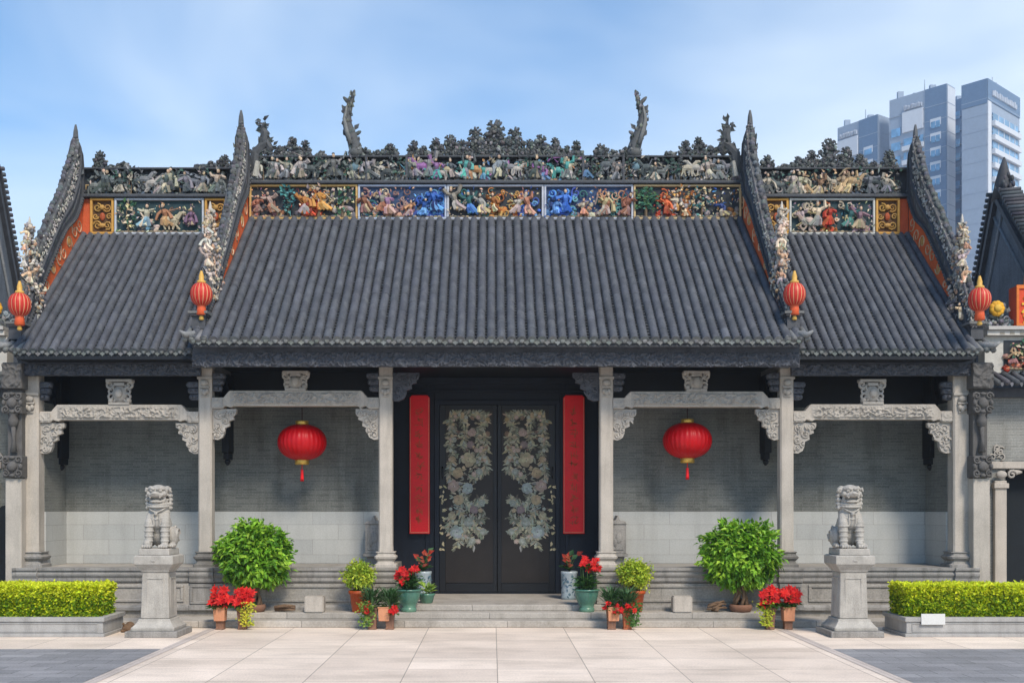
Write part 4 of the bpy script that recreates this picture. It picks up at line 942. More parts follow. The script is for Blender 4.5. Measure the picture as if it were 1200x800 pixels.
def coiled_dragon(px, s):
    y = YR+.03; rng = random.Random(int(px)); mb = MB(); k = y/F; X0, Z0 = PX(px, y), PZ(183, y)
    path = [(-8, -24, 4), (-10, -10, 5), (-9, 2, 5), (-2, 10, 4.5), (5, 14, 4.5), (8, 8, 4), (5, 3, 3), (0, 6, 3), (1, 18, 4.2), (2, 26, 4.2), (-1, 32, 3), (1, 37, 1.5)]
    pts = [(X0+s*dx*k, y-.03, Z0+dz*k) for dx, dz, r in path]; mb.tube(pts, [r*k*1.3 for *_, r in path], 8, (0.065, 0.07, 0.075))
    for dx, dz, r in path:
        for _ in range(9): mb.leaf(Vector((X0+s*dx*k+rng.uniform(-.08, .08), y-.06, Z0+dz*k+rng.uniform(-.08, .08))), Vector((rng.uniform(-1, 1), -.2, rng.uniform(-.4, 1))), Vector((0, -1, 0)), rng.uniform(.1, .17), .08, jit(rng, CER, .4))
    mb.tube([(X0-s*9*k, y-.1, Z0-26*k), (X0-s*6*k, y-.1, Z0-8*k)], [.08, .06], 6, (0.35, 0.34, 0.3))
    mb.build('dragon_finial', 'ceramic', hall)
coiled_dragon(309, 1); coiled_dragon(852, -1)

# ------------------------------------------------------------------ gable walls with stepped ornate ridges
def gable(x, inner, pairs, pr, ye, outer, seed, fin_top, fin_y, fin_dx):
    """x: face toward the roof; pairs: (wall-top point, upper-edge point) from the foot to the pointed tip, each (Y, z)"""
    rng = random.Random(seed); t = .10; xc = x-inner*t; x0, x1 = sorted((x, x-inner*2*t))
    def dense(pts):
        q = [Vector((0, a, b)) for a, b in pts]; out = []
        for i in range(len(q)-1):
            for k in range(12): out.append(q[i].lerp(q[i+1], k/12))
        out.append(q[-1])
        for _ in range(14): out = [out[0]]+[(out[i-1]+out[i]*2+out[i+1])/4 for i in range(1, len(out)-1)]+[out[-1]]
        return out
    G, T = dense([p[0] for p in pairs]), dense([p[1] for p in pairs]); N = len(G)
    for i in range(N):
        zmin = roof_z(G[i].y, pr, ye)+.05
        if G[i].z < zmin and G[i].y < YR: G[i] = Vector((0, G[i].y, zmin))
        if T[i].z < G[i].z+.12 and i < N*.5: T[i] = T[i]+Vector((0, 0, G[i].z+.12-T[i].z))
    cum = [0]
    for i in range(1, N): cum.append(cum[-1]+(T[i]-T[i-1]).length)
    LT = cum[-1]
    def at(s):
        s = max(0, min(LT-1e-4, s)); i = 0
        while i < N-2 and cum[i+1] < s: i += 1
        u = (s-cum[i])/max(1e-6, cum[i+1]-cum[i])
        return G[i].lerp(G[i+1], u), T[i].lerp(T[i+1], u), (T[i+1]-T[i]).normalized()
    def pos(s, f, dx):                            # f: 0 on the plain wall's top, 1 at the upper edge
        g_, t_, d = at(s); q = g_.lerp(t_, f); k = min(1, (t_-g_).length/.35); return Vector((xc+dx*max(.35, k), q.y, q.z))
    def width(s): g_, t_, d = at(s); return (t_-g_).length
    def sweep(mb, s0, s1, f0, f1, w, col, step=.08):
        n = max(1, int((s1-s0)/step)); vs = []
        for i in range(n+1):
            s = s0+(s1-s0)*i/n; vs += [pos(s, f0, -w), pos(s, f0, w), pos(s, f1, w), pos(s, f1, -w)]
        fs = [(0, 3, 2, 1), (4*n, 4*n+1, 4*n+2, 4*n+3)]
        for i in range(n):
            for j in range(4): fs.append((4*i+j, 4*i+(j+1) % 4, 4*i+4+(j+1) % 4, 4*i+4+j))
        mb.add(vs, [tuple(reversed(f)) for f in fs], col)
    edge = []
    for p in G:
        if (not edge or p.y > edge[-1][0]+.03) and p.y < YR-.02: edge.append((p.y, p.z+.02))
    apex = edge[-1][1]; ya = edge[0][0]
    fl = 0.1 if outer else 4.9; yq = 20.95 if outer else ya+.5
    pts = edge+[(YR+.5, apex), (27.6, 5.4), (27.6, fl), (yq, fl), (yq, 4.9), (ya, roof_z(ya, pr, ye)-.3)]
    wall = MB().prism(pts, 'x', x0+.012, x1-.012, (0.16, 0.165, 0.165)).build('gable_wall', 'ceramic', hall)
    # red painted band on the face toward the roof, with pale scrolls and a cream edge
    e = sorted((x-inner*.06, x+inner*.004)); xi = x+inner*.008
    zl = lambda Y: roof_z(Y, pr, ye)+.05
    up = [q for q in edge if q[1]-zl(q[0]) > .035]
    band = MB().prism([(Y, zl(Y)) for Y, z in up]+[(Y, z-.03) for Y, z in up][::-1], 'x', e[0], e[1], (0.66, 0.125, 0.035))
    sp = [q for i, q in enumerate(up) if i % max(1, len(up)//9) == 0]
    for i, (Y, z) in enumerate(sp):
        zc = (zl(Y)+z)/2; hh = z-zl(Y)
        if hh < .18: continue
        q = min(.17, hh*.26)
        band.spiral((xi, Y, zc+rng.uniform(-.1, .1)*hh), q, 1.3, .015, jit(rng, (0.55, 0.42, 0.26), .15), rng.uniform(0, 6), rng.choice((-1, 1)), plane='yz')
        if i % 3 == 1: band.ell((xi, Y, zc), (.010, q*.7, q*.5), jit(rng, (0.58, 0.30, 0.09), .2), 8, 5)
    band.tube([(xi, Y, z-.03) for Y, z in up], .018, 4, (0.55, 0.47, 0.34))
    band.tube([(xi, Y, zl(Y)+.02) for Y, z in up], .012, 4, (0.50, 0.42, 0.3))
    band.build('painted_band', 'plaster', wall)
    cap = MB(); w = t
    sweep(cap, 0, LT-.1, .0, .07, w+.055, (0.05, 0.054, 0.062)); sweep(cap, 0, LT-.1, .075, .40, w+.012, (0.062, 0.067, 0.076)); sweep(cap, 0, LT-.1, .405, .46, w+.045, (0.075, 0.08, 0.09))
    for i in range(int((LT-.5)/.085)):
        s = i*.085+.03; q = width(s)
        for sd in (-1, 1):
            cap.ell(pos(s, .03, sd*(w+.055)), (.022, .035, .03), jit(rng, (0.07, 0.075, 0.08), .3), 6, 4)
            cap.ell(pos(s, .26, sd*(w+.012)), (.016, .022, q*.09+.01), jit(rng, (0.10, 0.103, 0.107), .35), 6, 4)
    cap.build('ridge_cap', 'ceramic', wall)
    cv = MB()
    sweep(cv, .1, LT-.2, .46, .84, .065, (0.16, 0.16, 0.155))
    for i in range(int((LT-.3)/.045)):
        s = i*.045; q = width(s)
        for _ in range(int(4+q*6)):
            c = jit(rng, rng.choice([(0.52, 0.49, 0.44), (0.46, 0.44, 0.40), (0.36, 0.35, 0.33), (0.16, 0.16, 0.16)]), .25)
            cv.ell(pos(s+rng.uniform(-.05, .05), rng.uniform(.44, .90), rng.uniform(.0, .115)*inner), (rng.uniform(.012, .024), rng.uniform(.014, .03), rng.uniform(.012, .03)), c, 6, 4)
        if i % 3 == 0: cv.spiral(tuple(pos(s, rng.uniform(.55, .75), inner*.10)), rng.uniform(.03, .06), 1.3, .013, jit(rng, (0.50, 0.47, 0.41), .2), rng.uniform(0, 6), rng.choice((-1, 1)), plane='yz')
    cv.build('ridge_carving', 'ceramic', wall)
    cp = MB()
    sweep(cp, .15, LT-.02, .84, .92, .08, (0.07, 0.074, 0.08))
    for i in range(int((LT-.2)/.07)):
        s = .18+i*.07; q = min(1, width(s)/.5)
        cp.ell(pos(s, .98+rng.uniform(-.02, .03), rng.uniform(-.03, .03)), (.04*q+.015, .026, .04*q+.012), jit(rng, (0.085, 0.09, 0.095), .5), 6, 4)
        cp.ell(pos(s+.03, .86, inner*.09), (.03, .04, .045*q+.012), jit(rng, (0.12, 0.12, 0.12), .35), 6, 4)
    for i in range(60):                           # leafy crust of the pointed tip
        s = LT-1.1*rng.random(); g_, t_, d = at(s); q = max(.25, min(1, (t_-g_).length/.5))
        cp.leaf(pos(s, rng.uniform(.1, 1.0), rng.uniform(-.1, .1)), d+Vector((rng.uniform(-.4, .4), rng.uniform(-.4, .2), 0)), Vector((inner, -.6, .2)), .14*q+.03, .07*q+.02, jit(rng, (0.095, 0.10, 0.10), .45))
        cp.ell(pos(s, rng.uniform(.1, .95), rng.uniform(-.09, .09)), .026*q+.01, jit(rng, (0.10, 0.105, 0.105), .5), 6, 4)
    p = pos(LT-.02, .5, 0); cp.tube([p-Vector((0, 0, .3)), p, p+Vector((0, 0, .12)), p+Vector((0, 0, .26))], [.07, .06, .05, .02], 6, (0.09, 0.095, 0.10))
    cp.build('ridge_coping', 'ceramic', wall)
    # tall stack of modelled figures at the foot of the slope
    fin = MB(); yf = fin_y; ft = PZ(fin_top, yf); fb = roof_z(yf, pr, ye)+.05; Hf = ft-fb
    warm = [(0.52, 0.45, 0.36), (0.56, 0.43, 0.31), (0.45, 0.41, 0.36), (0.5, 0.32, 0.2), (0.33, 0.31, 0.29), (0.40, 0.39, 0.37), (0.15, 0.15, 0.15)]
    xo = xc+fin_dx
    fin.box(xo-.05, xo+.05, yf+.02, yf+.3, fb-.1, fb+Hf*.55, (0.3, 0.29, 0.27))
    for i in range(300):
        h = rng.random(); wd = .40*(1-h*.7); dp = .75*(1-h)
        fin.ell((xo+rng.uniform(-.5, .5)*wd, yf+rng.uniform(-.12, .08)+dp*rng.random(), fb+h*Hf*.92), (rng.uniform(.02, .045), rng.uniform(.02, .05), rng.uniform(.025, .06)), jit(rng, rng.choice(warm), .3), 6, 4, Matrix.Rotation(rng.uniform(0, 3), 3, 'Y'))
    for i in range(26):
        h = i/26; fin.spiral((xo+rng.uniform(-.08, .08)*(1-h), yf-.12, fb+h*Hf*.85), rng.uniform(.03, .065), 1.3, .014, jit(rng, rng.choice(warm), .2), rng.uniform(0, 6), rng.choice((-1, 1)))
        fin.spiral((xo+inner*.15*(1-h), yf+rng.uniform(.0, .5)*(1-h), fb+h*Hf*.8), rng.uniform(.04, .08), 1.3, .016, jit(rng, rng.choice(warm), .2), rng.uniform(0, 6), 1, plane='yz')
    for h, q in ((.0, .34), (.16, .32), (.34, .34), (.5, .32), (.66, .30), (.76, .26)): figurine(fin, xo+rng.uniform(-.09, .09)*(1-h), yf-.13+.05*h, fb+h*Hf, q*min(1, Hf/1.8), warm[:4], rng, rng.uniform(-.2, .2))
    fin.tube([(xo, yf, ft-.35), (xo, yf, ft-.1), (xo, yf, ft)], [.05, .03, .01], 6, (0.5, 0.46, 0.4))
    fin.build('gable_figures', 'ceramic', wall)
    # little upturned eave block below it
    bl = MB(); yb_ = ye+.18; za = roof_z(ye+.3, pr, ye)+.42
    bl.box(xc-.12, xc+.12, yb_+.05, yb_+.4, za-.40, za-.12, (0.07, 0.073, 0.08)); bl.box(xc-.18, xc+.18, yb_-.02, yb_+.4, za-.118, za-.07, (0.14, 0.14, 0.135)); bl.box(xc-.15, xc+.15, yb_, yb_+.4, za-.16, za-.1185, (0.06, 0.06, 0.065))
    zc = roof_z(ye, pr, ye)
    for i in range(4): bl.tube([(xc-.18+i*.12, ye-.06, zc+.03), (xc-.18+i*.12, ye+.4, zc+.3)], .055, 7, jit(rng, (0.15, 0.155, 0.155), .2, .1))
    bl.tube([(xc-inner*.02, ye+.3, zc+.20), (xc-inner*.08, ye, zc+.13), (xc-inner*.16, ye-.12, zc+.11), (xc-inner*.24, ye-.18, zc+.17)], [.07, .065, .055, .02], 7, (0.2, 0.205, 0.205))
    bl.build('eave_block', 'ceramic', wall)
    return wall
PM = (((20.05, 5.70), (19.85, 5.86)), ((20.9, 6.50), (20.62, 6.66)), ((21.35, 7.02), (21.1, 7.24)), ((22.10, 7.85), (21.79, 8.06)), ((22.90, 8.72), (22.5, 9.14)), ((23.45, 9.12), (22.9, 9.76)), ((23.56, 9.64), (23.1, 10.16)), ((23.42, 10.25), (23.2, 10.45)), ((23.33, 10.62), (23.28, 10.66)))
PO = (((20.65, 5.50), (20.4, 5.75)), ((21.25, 6.42), (20.8, 6.62)), ((21.70, 6.98), (21.2, 7.2)), ((22.25, 7.66), (21.63, 7.74)), ((22.65, 8.12), (22.09, 8.34)), ((23.2, 8.46), (22.7, 9.1)), ((23.58, 9.01), (23.1, 9.78)), ((23.58, 9.6), (23.3, 10.1)), ((23.5, 10.36), (23.45, 10.42)))
gable(-GM, 1, PM, MAIN, YE, False, 51, 236, 20.75, .0); gable(GM, -1, PM, MAIN, YE, False, 52, 236, 20.75, .0)
gable(-GO, 1, PO, SIDE, YES, True, 53, 254, 21.0, .06); gable(GO, -1, PO, SIDE, YES, True, 54, 251, 21.0, -.06)
# rear wall of the hall
MB().box(-8.87, 8.87, 27.3, 27.5, 0, 5.1).build('rear_wall', 'brick', hall)

# end piers with carved brick heads
def pier(s):
    x0, x1 = (-9.41, -9.10) if s < 0 else (9.15, 9.47); y = 20.45
    p = MB().box(x0, x1, y, 21.4, 0, PZ(560, y)).build('end_pier', 'granite', hall, 0.012)
    h = MB(); z0, z1 = PZ(560, y), PZ(428, y); h.box(x0+.02, x1-.02, y+.06, 21.4, z0+.001, z1)
    h.box(x0-.03, x1+.03, y-.06, 21.4, z1-.45, z1+.05)
    cx = (x0+x1)/2
    r = MB()
    r.relief((x0-.03, y-.062, z1-.44), (1, 0, 0), (0, 0, 1), (0, -1, 0), x1-x0+.06, .46, 26, 30, lambda u, v: .045*min(1, scrollwork(u, v, .9, s*3+9)))
    rng = random.Random(70+s)
    for zc, hh in ((z1-.72, .40), (z0+.22, .42)):
        h.box(x0-.02, x1+.02, y-.05, 21.3, zc-hh/2, zc+hh/2)
        r.ell((cx, y-.06, zc), (.10, .06, .10), n=10, k=6)
        for q in (-1, 1):
            for t in (-1, 1):
                r.spiral((cx+q*.12, y-.06, zc+t*.13), .075, 1.4, .024, (0.5,)*3, rng.uniform(0, 6), q)
            r.ell((cx+q*.16, y-.05, zc), (.04, .05, .06)); r.ell((cx, y-.06, zc+q*.17), (.06, .04, .035))
    h.build('pier_head', 'carved_brick', p, 0.01)
    r.lathe([(.02, 0), (.08, .06), (.10, .15), (.06, .24), (.09, .28)], (cx, y+.0, z1-1.2), 10)
    r.tube([(cx, y+.0, z0+.5), (cx+.01, y, z0+.75), (cx, y, z1-1.15)], [.07, .03, .05], 7)
    r.build('pier_carving', 'carved_brick', p)
    MB().box(x0-.05, x1+.05, y-.06, 21.4, 0.0, .16).build('pier_base', 'granite', p, 0.01)
pier(-1); pier(1)

# ------------------------------------------------------------------ neighbours: gate walls and the gables beyond
def tile_strip(mb, xa, xb, y0, z0, y1, z1, pitch, rng):
    n = max(1, round((xb-xa)/pitch)); p = (xb-xa)/n
    mb.add([(xa, y0, z0-.03), (xb, y0, z0-.03), (xb, y1, z1-.03), (xa, y1, z1-.03)], [(0, 1, 2, 3)], (0.04, 0.043, 0.05))
    for i in range(n+1):
        x = xa+i*p
        mb.tube([(x, y0-.02, z0), (x, y1, z1)], p*.34, 8, jit(rng, (0.08, 0.085, 0.095), .25))
        if i < n: mb.add([(x+p*.2, y0-.005, z0+.01), (x+p*.8, y0-.005, z0+.01), (x+p*.5, y0-.005, z0-.085)], [(0, 2, 1)], jit(rng, (0.12, 0.125, 0.13), .2))
def gate_wall(s):
    y = 21.6; k = y/F
    side = 'right' if s > 0 else 'left'
    t = thing('gate_wall', 'brick gate wall with a dark doorway and a gold-lettered crimson box on its cornice' if s > 0 else 'sliver of grey wall with a yellow ceramic flower on its cornice, past the end pier', 'wall', (s*11.5, y, 0))
    def zz(py): return PZ(py, y)
    def span(a, b): return sorted((s*a, s*b))
    i0 = 9.49 if s > 0 else 9.43
    w = MB(); a = span(i0, 10.32); w.box(*a, y, y+.5, 0, zz(550)); a = span(12.4, 14.5); w.box(*a, y, y+.5, 0, zz(550)); a = span(i0, 14.5); w.box(*a, y, y+.5, zz(549.9), zz(466)); 
    w.build('wall', 'brick_pale' if s > 0 else 'brick', t)
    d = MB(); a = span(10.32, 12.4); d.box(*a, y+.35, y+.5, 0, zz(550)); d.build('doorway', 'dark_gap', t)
    if s < 0:                                     # dark arched opening beside the pier
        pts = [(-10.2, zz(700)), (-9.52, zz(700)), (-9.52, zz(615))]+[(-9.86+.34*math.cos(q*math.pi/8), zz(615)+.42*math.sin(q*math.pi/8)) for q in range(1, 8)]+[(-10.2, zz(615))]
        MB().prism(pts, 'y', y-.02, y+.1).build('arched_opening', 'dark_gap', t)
    f = MB(); a = span(10.06, 10.30); f.box(a[0], a[1], y-.10, y-.001, 0, zz(563)); f.box(a[0]-.03, a[1]+.03, y-.14, y-.001, zz(572), zz(566.0)); f.box(a[0]-.03, a[1]+.03, y-.14, y-.001, 0, .15)
    a = span(10.0, 12.6); f.box(a[0], a[1], y-.07, y-.001, zz(549), zz(541)); f.build('door_frame', 'granite', t, .01)
    c = MB(); c.spiral((s*10.42, y-.06, zz(556)), .1, 1.4, .03, (.5,)*3, 0, s); c.ell((s*10.18, y-.12, zz(556)), (.12, .05, .08)); c.ell((s*10.5, y-.02, zz(553)), (.16, .05, .05))
    rng = random.Random(90+s)
    for cx_, cz_ in ((10.15, 531), (11.0, 525)):
        for _ in range(7): c.spiral((s*cx_+rng.uniform(-.12, .12), y-.02, zz(cz_)+rng.uniform(-.12, .12)), .08, 1.3, .018, (.5,)*3, rng.uniform(0, 6), rng.choice((-1, 1)))
    c.build('doorway_carving', 'carved', t)
    b = MB(); a = span(i0, 14.5); b.box(*a, y-.1, y+.4, zz(465.8), zz(455), (.5,)*3); b.build('cornice_beam', 'carved_dark', t, .006)
    e = MB(); tile_strip(e, *span(i0+.02, 14.5), y-.55, zz(452), y+.1, zz(436), .19, rng); e.build('eave_tiles', 'tile', t)
    fr = MB(); a = span(9.9, 14.5); fr.box(*a, y+.0, y+.3, zz(437), zz(394), (0.5, 0.48, 0.43))
    fr.box(*a, y-.12, y+.35, zz(393.8), zz(388), (0.55, 0.52, 0.47)); fr.box(*a, y-.18, y+.35, zz(387.8), zz(383.5), (0.45, 0.43, 0.4))
    for i in range(20): fr.box(s*10.2+i*s*.2-.05, s*10.2+i*s*.2+.05, y-.125, y-.11, zz(393), zz(389.5), (0.3, 0.27, 0.22))
    fr.build('cornice', 'plaster', t, .006)
    for j in range(2):
        x0, x1 = span(10.28+j*1.75, 11.85+j*1.75); z0, z1 = zz(433), zz(399)
        pn = MB().box(x0, x1, y-.012, y+.01, z0, z1, DARK).build('relief_panel', 'plaster', t)
        g_ = MB(); scene_fill([(0, .4, RED+RUST, 'rf'), (.1, .5, GRN+CRM, 't'), (.35, .75, CRM, 'hw'), (.6, 1, RED+TEAL, 'rf')], 95+s+j)(g_, x0, x1, z0, z1, y-.05); g_.build('relief_figures', 'plaster', pn)
    cer = MB(); rng = random.Random(97+s)
    for i in range(5): foliage_clump(cer, s*(9.95+.16*i), y+.05, zz(384), .3, .35+.12*(i % 3), (0.20, 0.22, 0.22), rng, .9)
    for i in range(5): foliage_clump(cer, s*(11.9+.3*i), y+.05, zz(384), .3, .4, (0.20, 0.22, 0.22), rng, .8)
    cer.build('cornice_ornament', 'ceramic', t)
    fl = MB(); cx_, cz_ = s*10.12, zz(362)
    for i in range(9):
        a = i*.7; fl.ell((cx_+math.cos(a)*.09, y-.06, cz_+math.sin(a)*.09), (.075, .05, .075), jit(rng, (0.70, 0.36, 0.03), .15), 7, 5)
    fl.ell((cx_, y-.10, cz_), (.09, .05, .08), (0.65, 0.40, 0.06), 8, 5)
    fl.build('ceramic_flower', 'plaster', t)
    bx = MB(); x0, x1 = span(10.46, 11.5); z0, z1 = zz(383.5)+.003, zz(337)
    bx.box(x0, x1, y-.15, y+.15, z0, z1, (0.58, 0.07, 0.025)); 
    for q in ((x0, x1, z1-.05, z1+.02), (x0, x1, z0, z0+.05), (x0, x0+.05, z0+.051, z1-.051), (x1-.05, x1, z0+.051, z1-.051)): bx.box(q[0], q[1], y-.18, y-.149, q[2], q[3], (0.62, 0.16, 0.03))
    cxm = (x0+x1)/2 if s < 0 else x0+.28
    for u, v, l, ang in ((0, .16, .26, 0), (0, .04, .34, 0), (-.02, .10, .34, 1.57), (-.1, -.06, .2, .9), (.1, -.06, .2, -.9), (0, -.2, .28, 0), (-.1, -.26, .16, 1.57), (.1, -.26, .16, 1.57), (0, -.33, .28, 0)):
        mtx = Matrix.Translation((cxm+u, y-.16, (z0+z1)/2+v)) @ Matrix.Rotation(-ang, 4, 'Y'); bx.box(-l/2, l/2, -.015, .015, -.022, .022, (0.68, 0.42, 0.05), mtx)
    bx.tube([(cxm, y, z1), (cxm, y, z1+.22), (cxm, y, z1+.34)], [.06, .045, .008], 7, (0.66, 0.33, 0.03))
    bx.build('gilded_box', 'plaster', t)
gate_wall(1); gate_wall(-1)

def side_hall(s):
    X = s*11.45; ya = 24.3; za = 9.3 if s > 0 else 9.9
    t = thing('neighbouring_hall', 'dark plastered gable of the next hall behind the crimson box' if s > 0 else 'dark gable edge of the next hall, at the left edge behind the yellow flower', 'building', (X, ya, 0))
    zf = lambda Y: za-1.22*(ya-Y) if Y < ya else za-2.3*(Y-ya)
    poly = [(21.9, 0), (21.9, zf(21.9)), (ya, za), (27.4, zf(27.4)), (27.4, 0)]
    a = sorted((X, X+s*.35)); MB().prism(poly, 'x', *a).build('gable_wall', 'slate_plaster', t)
    cap = MB(); rng = random.Random(120+s)
    for y0, y1 in ((21.7, ya+.03), (ya-.03, 27.4)):
        p0, p1 = Vector((X+s*.1, y0, zf(y0))), Vector((X+s*.1, y1, zf(y1))); d = (p1-p0).normalized(); n = Vector((0, -d.z, d.y)); L = (p1-p0).length
        if n.z < 0: n = -n
        for l0, l1, w, c in ((.0, .10, .20, (0.05, 0.055, 0.065)), (.10, .24, .14, (0.04, 0.043, 0.05)), (.24, .31, .19, (0.06, 0.064, 0.075))):
            vs = [p0+d*q+n*l+Vector((dx, 0, 0)) for l in (l0, l1-.002) for q, dx in ((0, -w), (0, w), (L, w), (L, -w))]
            cap.add(vs, [(0, 3, 2, 1), (4, 5, 6, 7), (0, 1, 5, 4), (1, 2, 6, 5), (2, 3, 7, 6), (3, 0, 4, 7)], c)
        for i in range(int(L/.13)):
            cap.tube([p0+d*(i*.13)+n*.33+Vector((-s*.23, 0, 0)), p0+d*(i*.13)+n*.38+Vector((s*.23, 0, 0))], .05, 7, jit(rng, (0.06, 0.064, 0.072), .35))
        q0, q1 = p0+n*-.35+Vector((-s*.115, 0, 0)), p1+n*-.35+Vector((-s*.115, 0, 0)); cap.tube([q0, q1], .04, 4, (0.16, 0.17, 0.18))
    cap.tube([(X+s*.1, ya, za-.1), (X+s*.1, ya-.03, za+.35), (X+s*.1, ya-.06, za+.62), (X+s*.1, ya-.08, za+.85)], [.26, .17, .10, .02], 8, (0.05, 0.053, 0.06))
    for i in range(40):
        h = rng.random(); cap.ell((X+s*.1+rng.uniform(-.18, .18)*(1-h), ya-.05+rng.uniform(-.3, .2)*(1-h), za+.1+h*.62), (.05, .05, .08), jit(rng, (0.055, 0.058, 0.065), .35), 6, 4)
    cap.build('ridge_cap', 'ceramic', t)
    r = MB(); xs = sorted((X+s*.35, X+s*8)); r.prism([(21.3, zf(21.9)-.9), (ya, za-.25), (27.6, zf(27.4)-.3), (27.6, zf(27.4)-.5), (ya, za-.45), (21.3, zf(21.9)-1.1)], 'x', *xs, (0.05, 0.053, 0.06))
    d0 = Vector((0, 21.3, zf(21.9)-.9)); d1 = Vector((0, ya, za-.25))
    for i in range(40):
        x = X+s*(.5+i*.19); r.tube([(x, d0.y, d0.z+.03), (x, d1.y, d1.z+.03)], .065, 7, jit(rng, TILE, .25))
    r.build('roof', 'tile', t)
    xs = sorted((X+s*.36, X+s*8)); MB().box(*xs, 22.3, 27.2, 0, zf(21.9)-.4).build('wall', 'brick', t)
side_hall(1); side_hall(-1)

# ------------------------------------------------------------------ towers far behind
def tower(name, label, corner, top, hdg, wl, wr, style):
    """corner: photo column of the nearest vertical edge; hdg: direction of the left face going back-left; wl / wr: face widths"""
    px, Y = corner; H = PZ(top, Y); X0 = PX(px, Y)
    t = thing(name, label, 'tower', (X0, Y, 0), 'towers far behind the hall', rz=0)
    L = Vector((-math.cos(hdg), math.sin(hdg), 0)); Rr = Vector((math.sin(hdg), math.cos(hdg), 0)); NL = -Rr; NR = -L
    def quadbox(o, U, N, u0, u1, z0, z1, d0, d1, mb):
        vs = [o+U*u+N*d+Vector((0, 0, z)) for d in (d0, d1) for u, z in ((u0, z0), (u1, z0), (u1, z1), (u0, z1))]
        mb.add(vs, [(0, 1, 2, 3), (4, 7, 6, 5), (0, 4, 5, 1), (1, 5, 6, 2), (2, 6, 7, 3), (3, 7, 4, 0)])
    O = Vector((0, 0, 0)); b = MB()
    p = [O, O+L*wl, O+L*wl+Rr*wr, O+Rr*wr]
    b.prism([(q.x, q.y) for q in p], 'z', 0, H); bo = b.build('body', style['body'], t, local=True)
    def part(nm, mat, face, u0, u1, z0, z1, dp=.12, par=t):
        mb = MB(); U, N = (L, NL) if face == 'l' else (Rr, NR); quadbox(O, U, N, u0, u1, z0, z1, .02, dp, mb)
        return mb.build(nm, mat, par, local=True)
    style['deco'](part, H, wl, wr)
    fl_ = MB()
    for i in range(16):
        z = H-3.2-i*2.45
        quadbox(O, L, NL, .0, wl, z, z+.10, .01, .13, fl_); quadbox(O, Rr, NR, .0, wr, z, z+.10, .01, .13, fl_)
    fl_.build('floor_lines', 'tower_grey', t, local=True)
    pl_ = MB()
    for q, (u, v, hh) in enumerate(((.3, .4, .9), (.62, .6, .6), (.85, .3, 1.3))):
        c = L*(wl*u)+Rr*(wr*v); pl_.box(c.x-.5, c.x+.5, c.y-.3, c.y+.3, H, H+hh)
    c = L*(wl*.45)+Rr*(wr*.5); pl_.tube([(c.x, c.y, H), (c.x, c.y, H+2.4)], .07, 4)
    pl_.build('roof_plant', 'tower_grey', t, local=True)
    return t
def letters(part, face, u0, u1, z, h, n, dp=.35):
    rng = random.Random(n*7)
    step = (u1-u0)/n
    for i in range(n):
        part('sign_letter', 'tower_sign', face, u0+i*step, u0+i*step+step*rng.uniform(.4, .65), z, z+h*rng.uniform(.7, 1.0), dp)
FL = 2.45
def deco_b(part, H, wl, wr):
    part('dark_bay', 'tower_blue', 'l', 0.1, wl*.37, 2, H, .10)
    for i in range(15):
        z = H-6.6-i*FL
        f = part('window', 'tower_white', 'l', wl*.10, wl*.28, z, z+1.25, .16); part('pane', 'tower_glass', 'l', wl*.115, wl*.185, z-.35, z+.75, .2, f); part('pane', 'tower_glass', 'l', wl*.195, wl*.265, z-.35, z+.75, .2, f)
        if i > 0:
            part('balcony', 'tower_white', 'l', wl*.39, wl*.76, z-.55, z+.25, .42); part('window', 'tower_glass', 'l', wl*.40, wl*.74, z+.28, z+1.55, .14)
        part('window', 'tower_glass', 'l', wl*.80, wl*.96, z-.1, z+1.3, .15)
        if i > 1:
            for q in (.47, .54, .61, .68): part('mullion', 'tower_grey', 'l', wl*q, wl*(q+.008), z+.28, z+1.55, .2)
    part('sign_panel', 'tower_white', 'l', wl*.40, wl*.76, H-6.4, H-2.9, .3); letters(part, 'l', wl*.42, wl*.74, H-2.6, .9, 13)
    part('side_wall', 'tower_white', 'r', .05, wr-.05, 0, H-.3, .1)
def deco_a(part, H, wl, wr):
    part('dark_bay', 'tower_blue', 'l', 0.1, wl*.46, 2, H, .10)
    for i in range(11):
        z = H-6.4-i*FL
        f = part('window', 'tower_white', 'l', wl*.12, wl*.34, z, z+1.2, .16); part('pane', 'tower_glass', 'l', wl*.14, wl*.32, z-.3, z+.7, .2, f)
        if i > 0: part('window', 'tower_glass', 'l', wl*.52, wl*.80, z, z+1.4, .15); part('balcony', 'tower_white', 'l', wl*.50, wl*.86, z-.8, z-.05, .4)
    part('sign_panel', 'tower_white', 'l', wl*.48, wl*.98, H-6.0, H-2.6, .3); letters(part, 'l', wl*.50, wl*.94, H-2.3, .9, 11)
    part('side_wall', 'tower_grey', 'r', .05, wr-.05, 0, H-.3, .1)
def deco_c(part, H, wl, wr):
    part('blind_wall', 'tower_grey', 'l', .1, wl-.1, 0, H-4.0, .10)
    part('roof_band', 'tower_blue', 'l', .0, wl, H-3.9, H, .12); part('roof_band', 'tower_blue', 'r', .0, wr, H-3.4, H, .12)
    letters(part, 'r', wr*.12, wr*.88, H-2.4, 1.0, 15)
    part('corner_strip', 'tower_white', 'r', .05, wr*.10, 0, H-3.5, .14)
    for i in range(15):
        z = H-6.3-i*2.25
        part('window', 'tower_glass', 'r', wr*.14, wr*.93, z, z+1.25, .15); part('balcony', 'tower_white', 'r', wr*.13, wr*.96, z-.85, z-.05, .6)
        for q in range(4): part('mullion', 'tower_white', 'r', wr*(.3+.17*q), wr*(.315+.17*q), z, z+1.25, .2)
def deco_d(part, H, wl, wr):
    for i in range(16): part('window', 'tower_glass', 'l', wl*.2, wl*.8, H-3.5-i*FL, H-2.2-i*FL, .12)
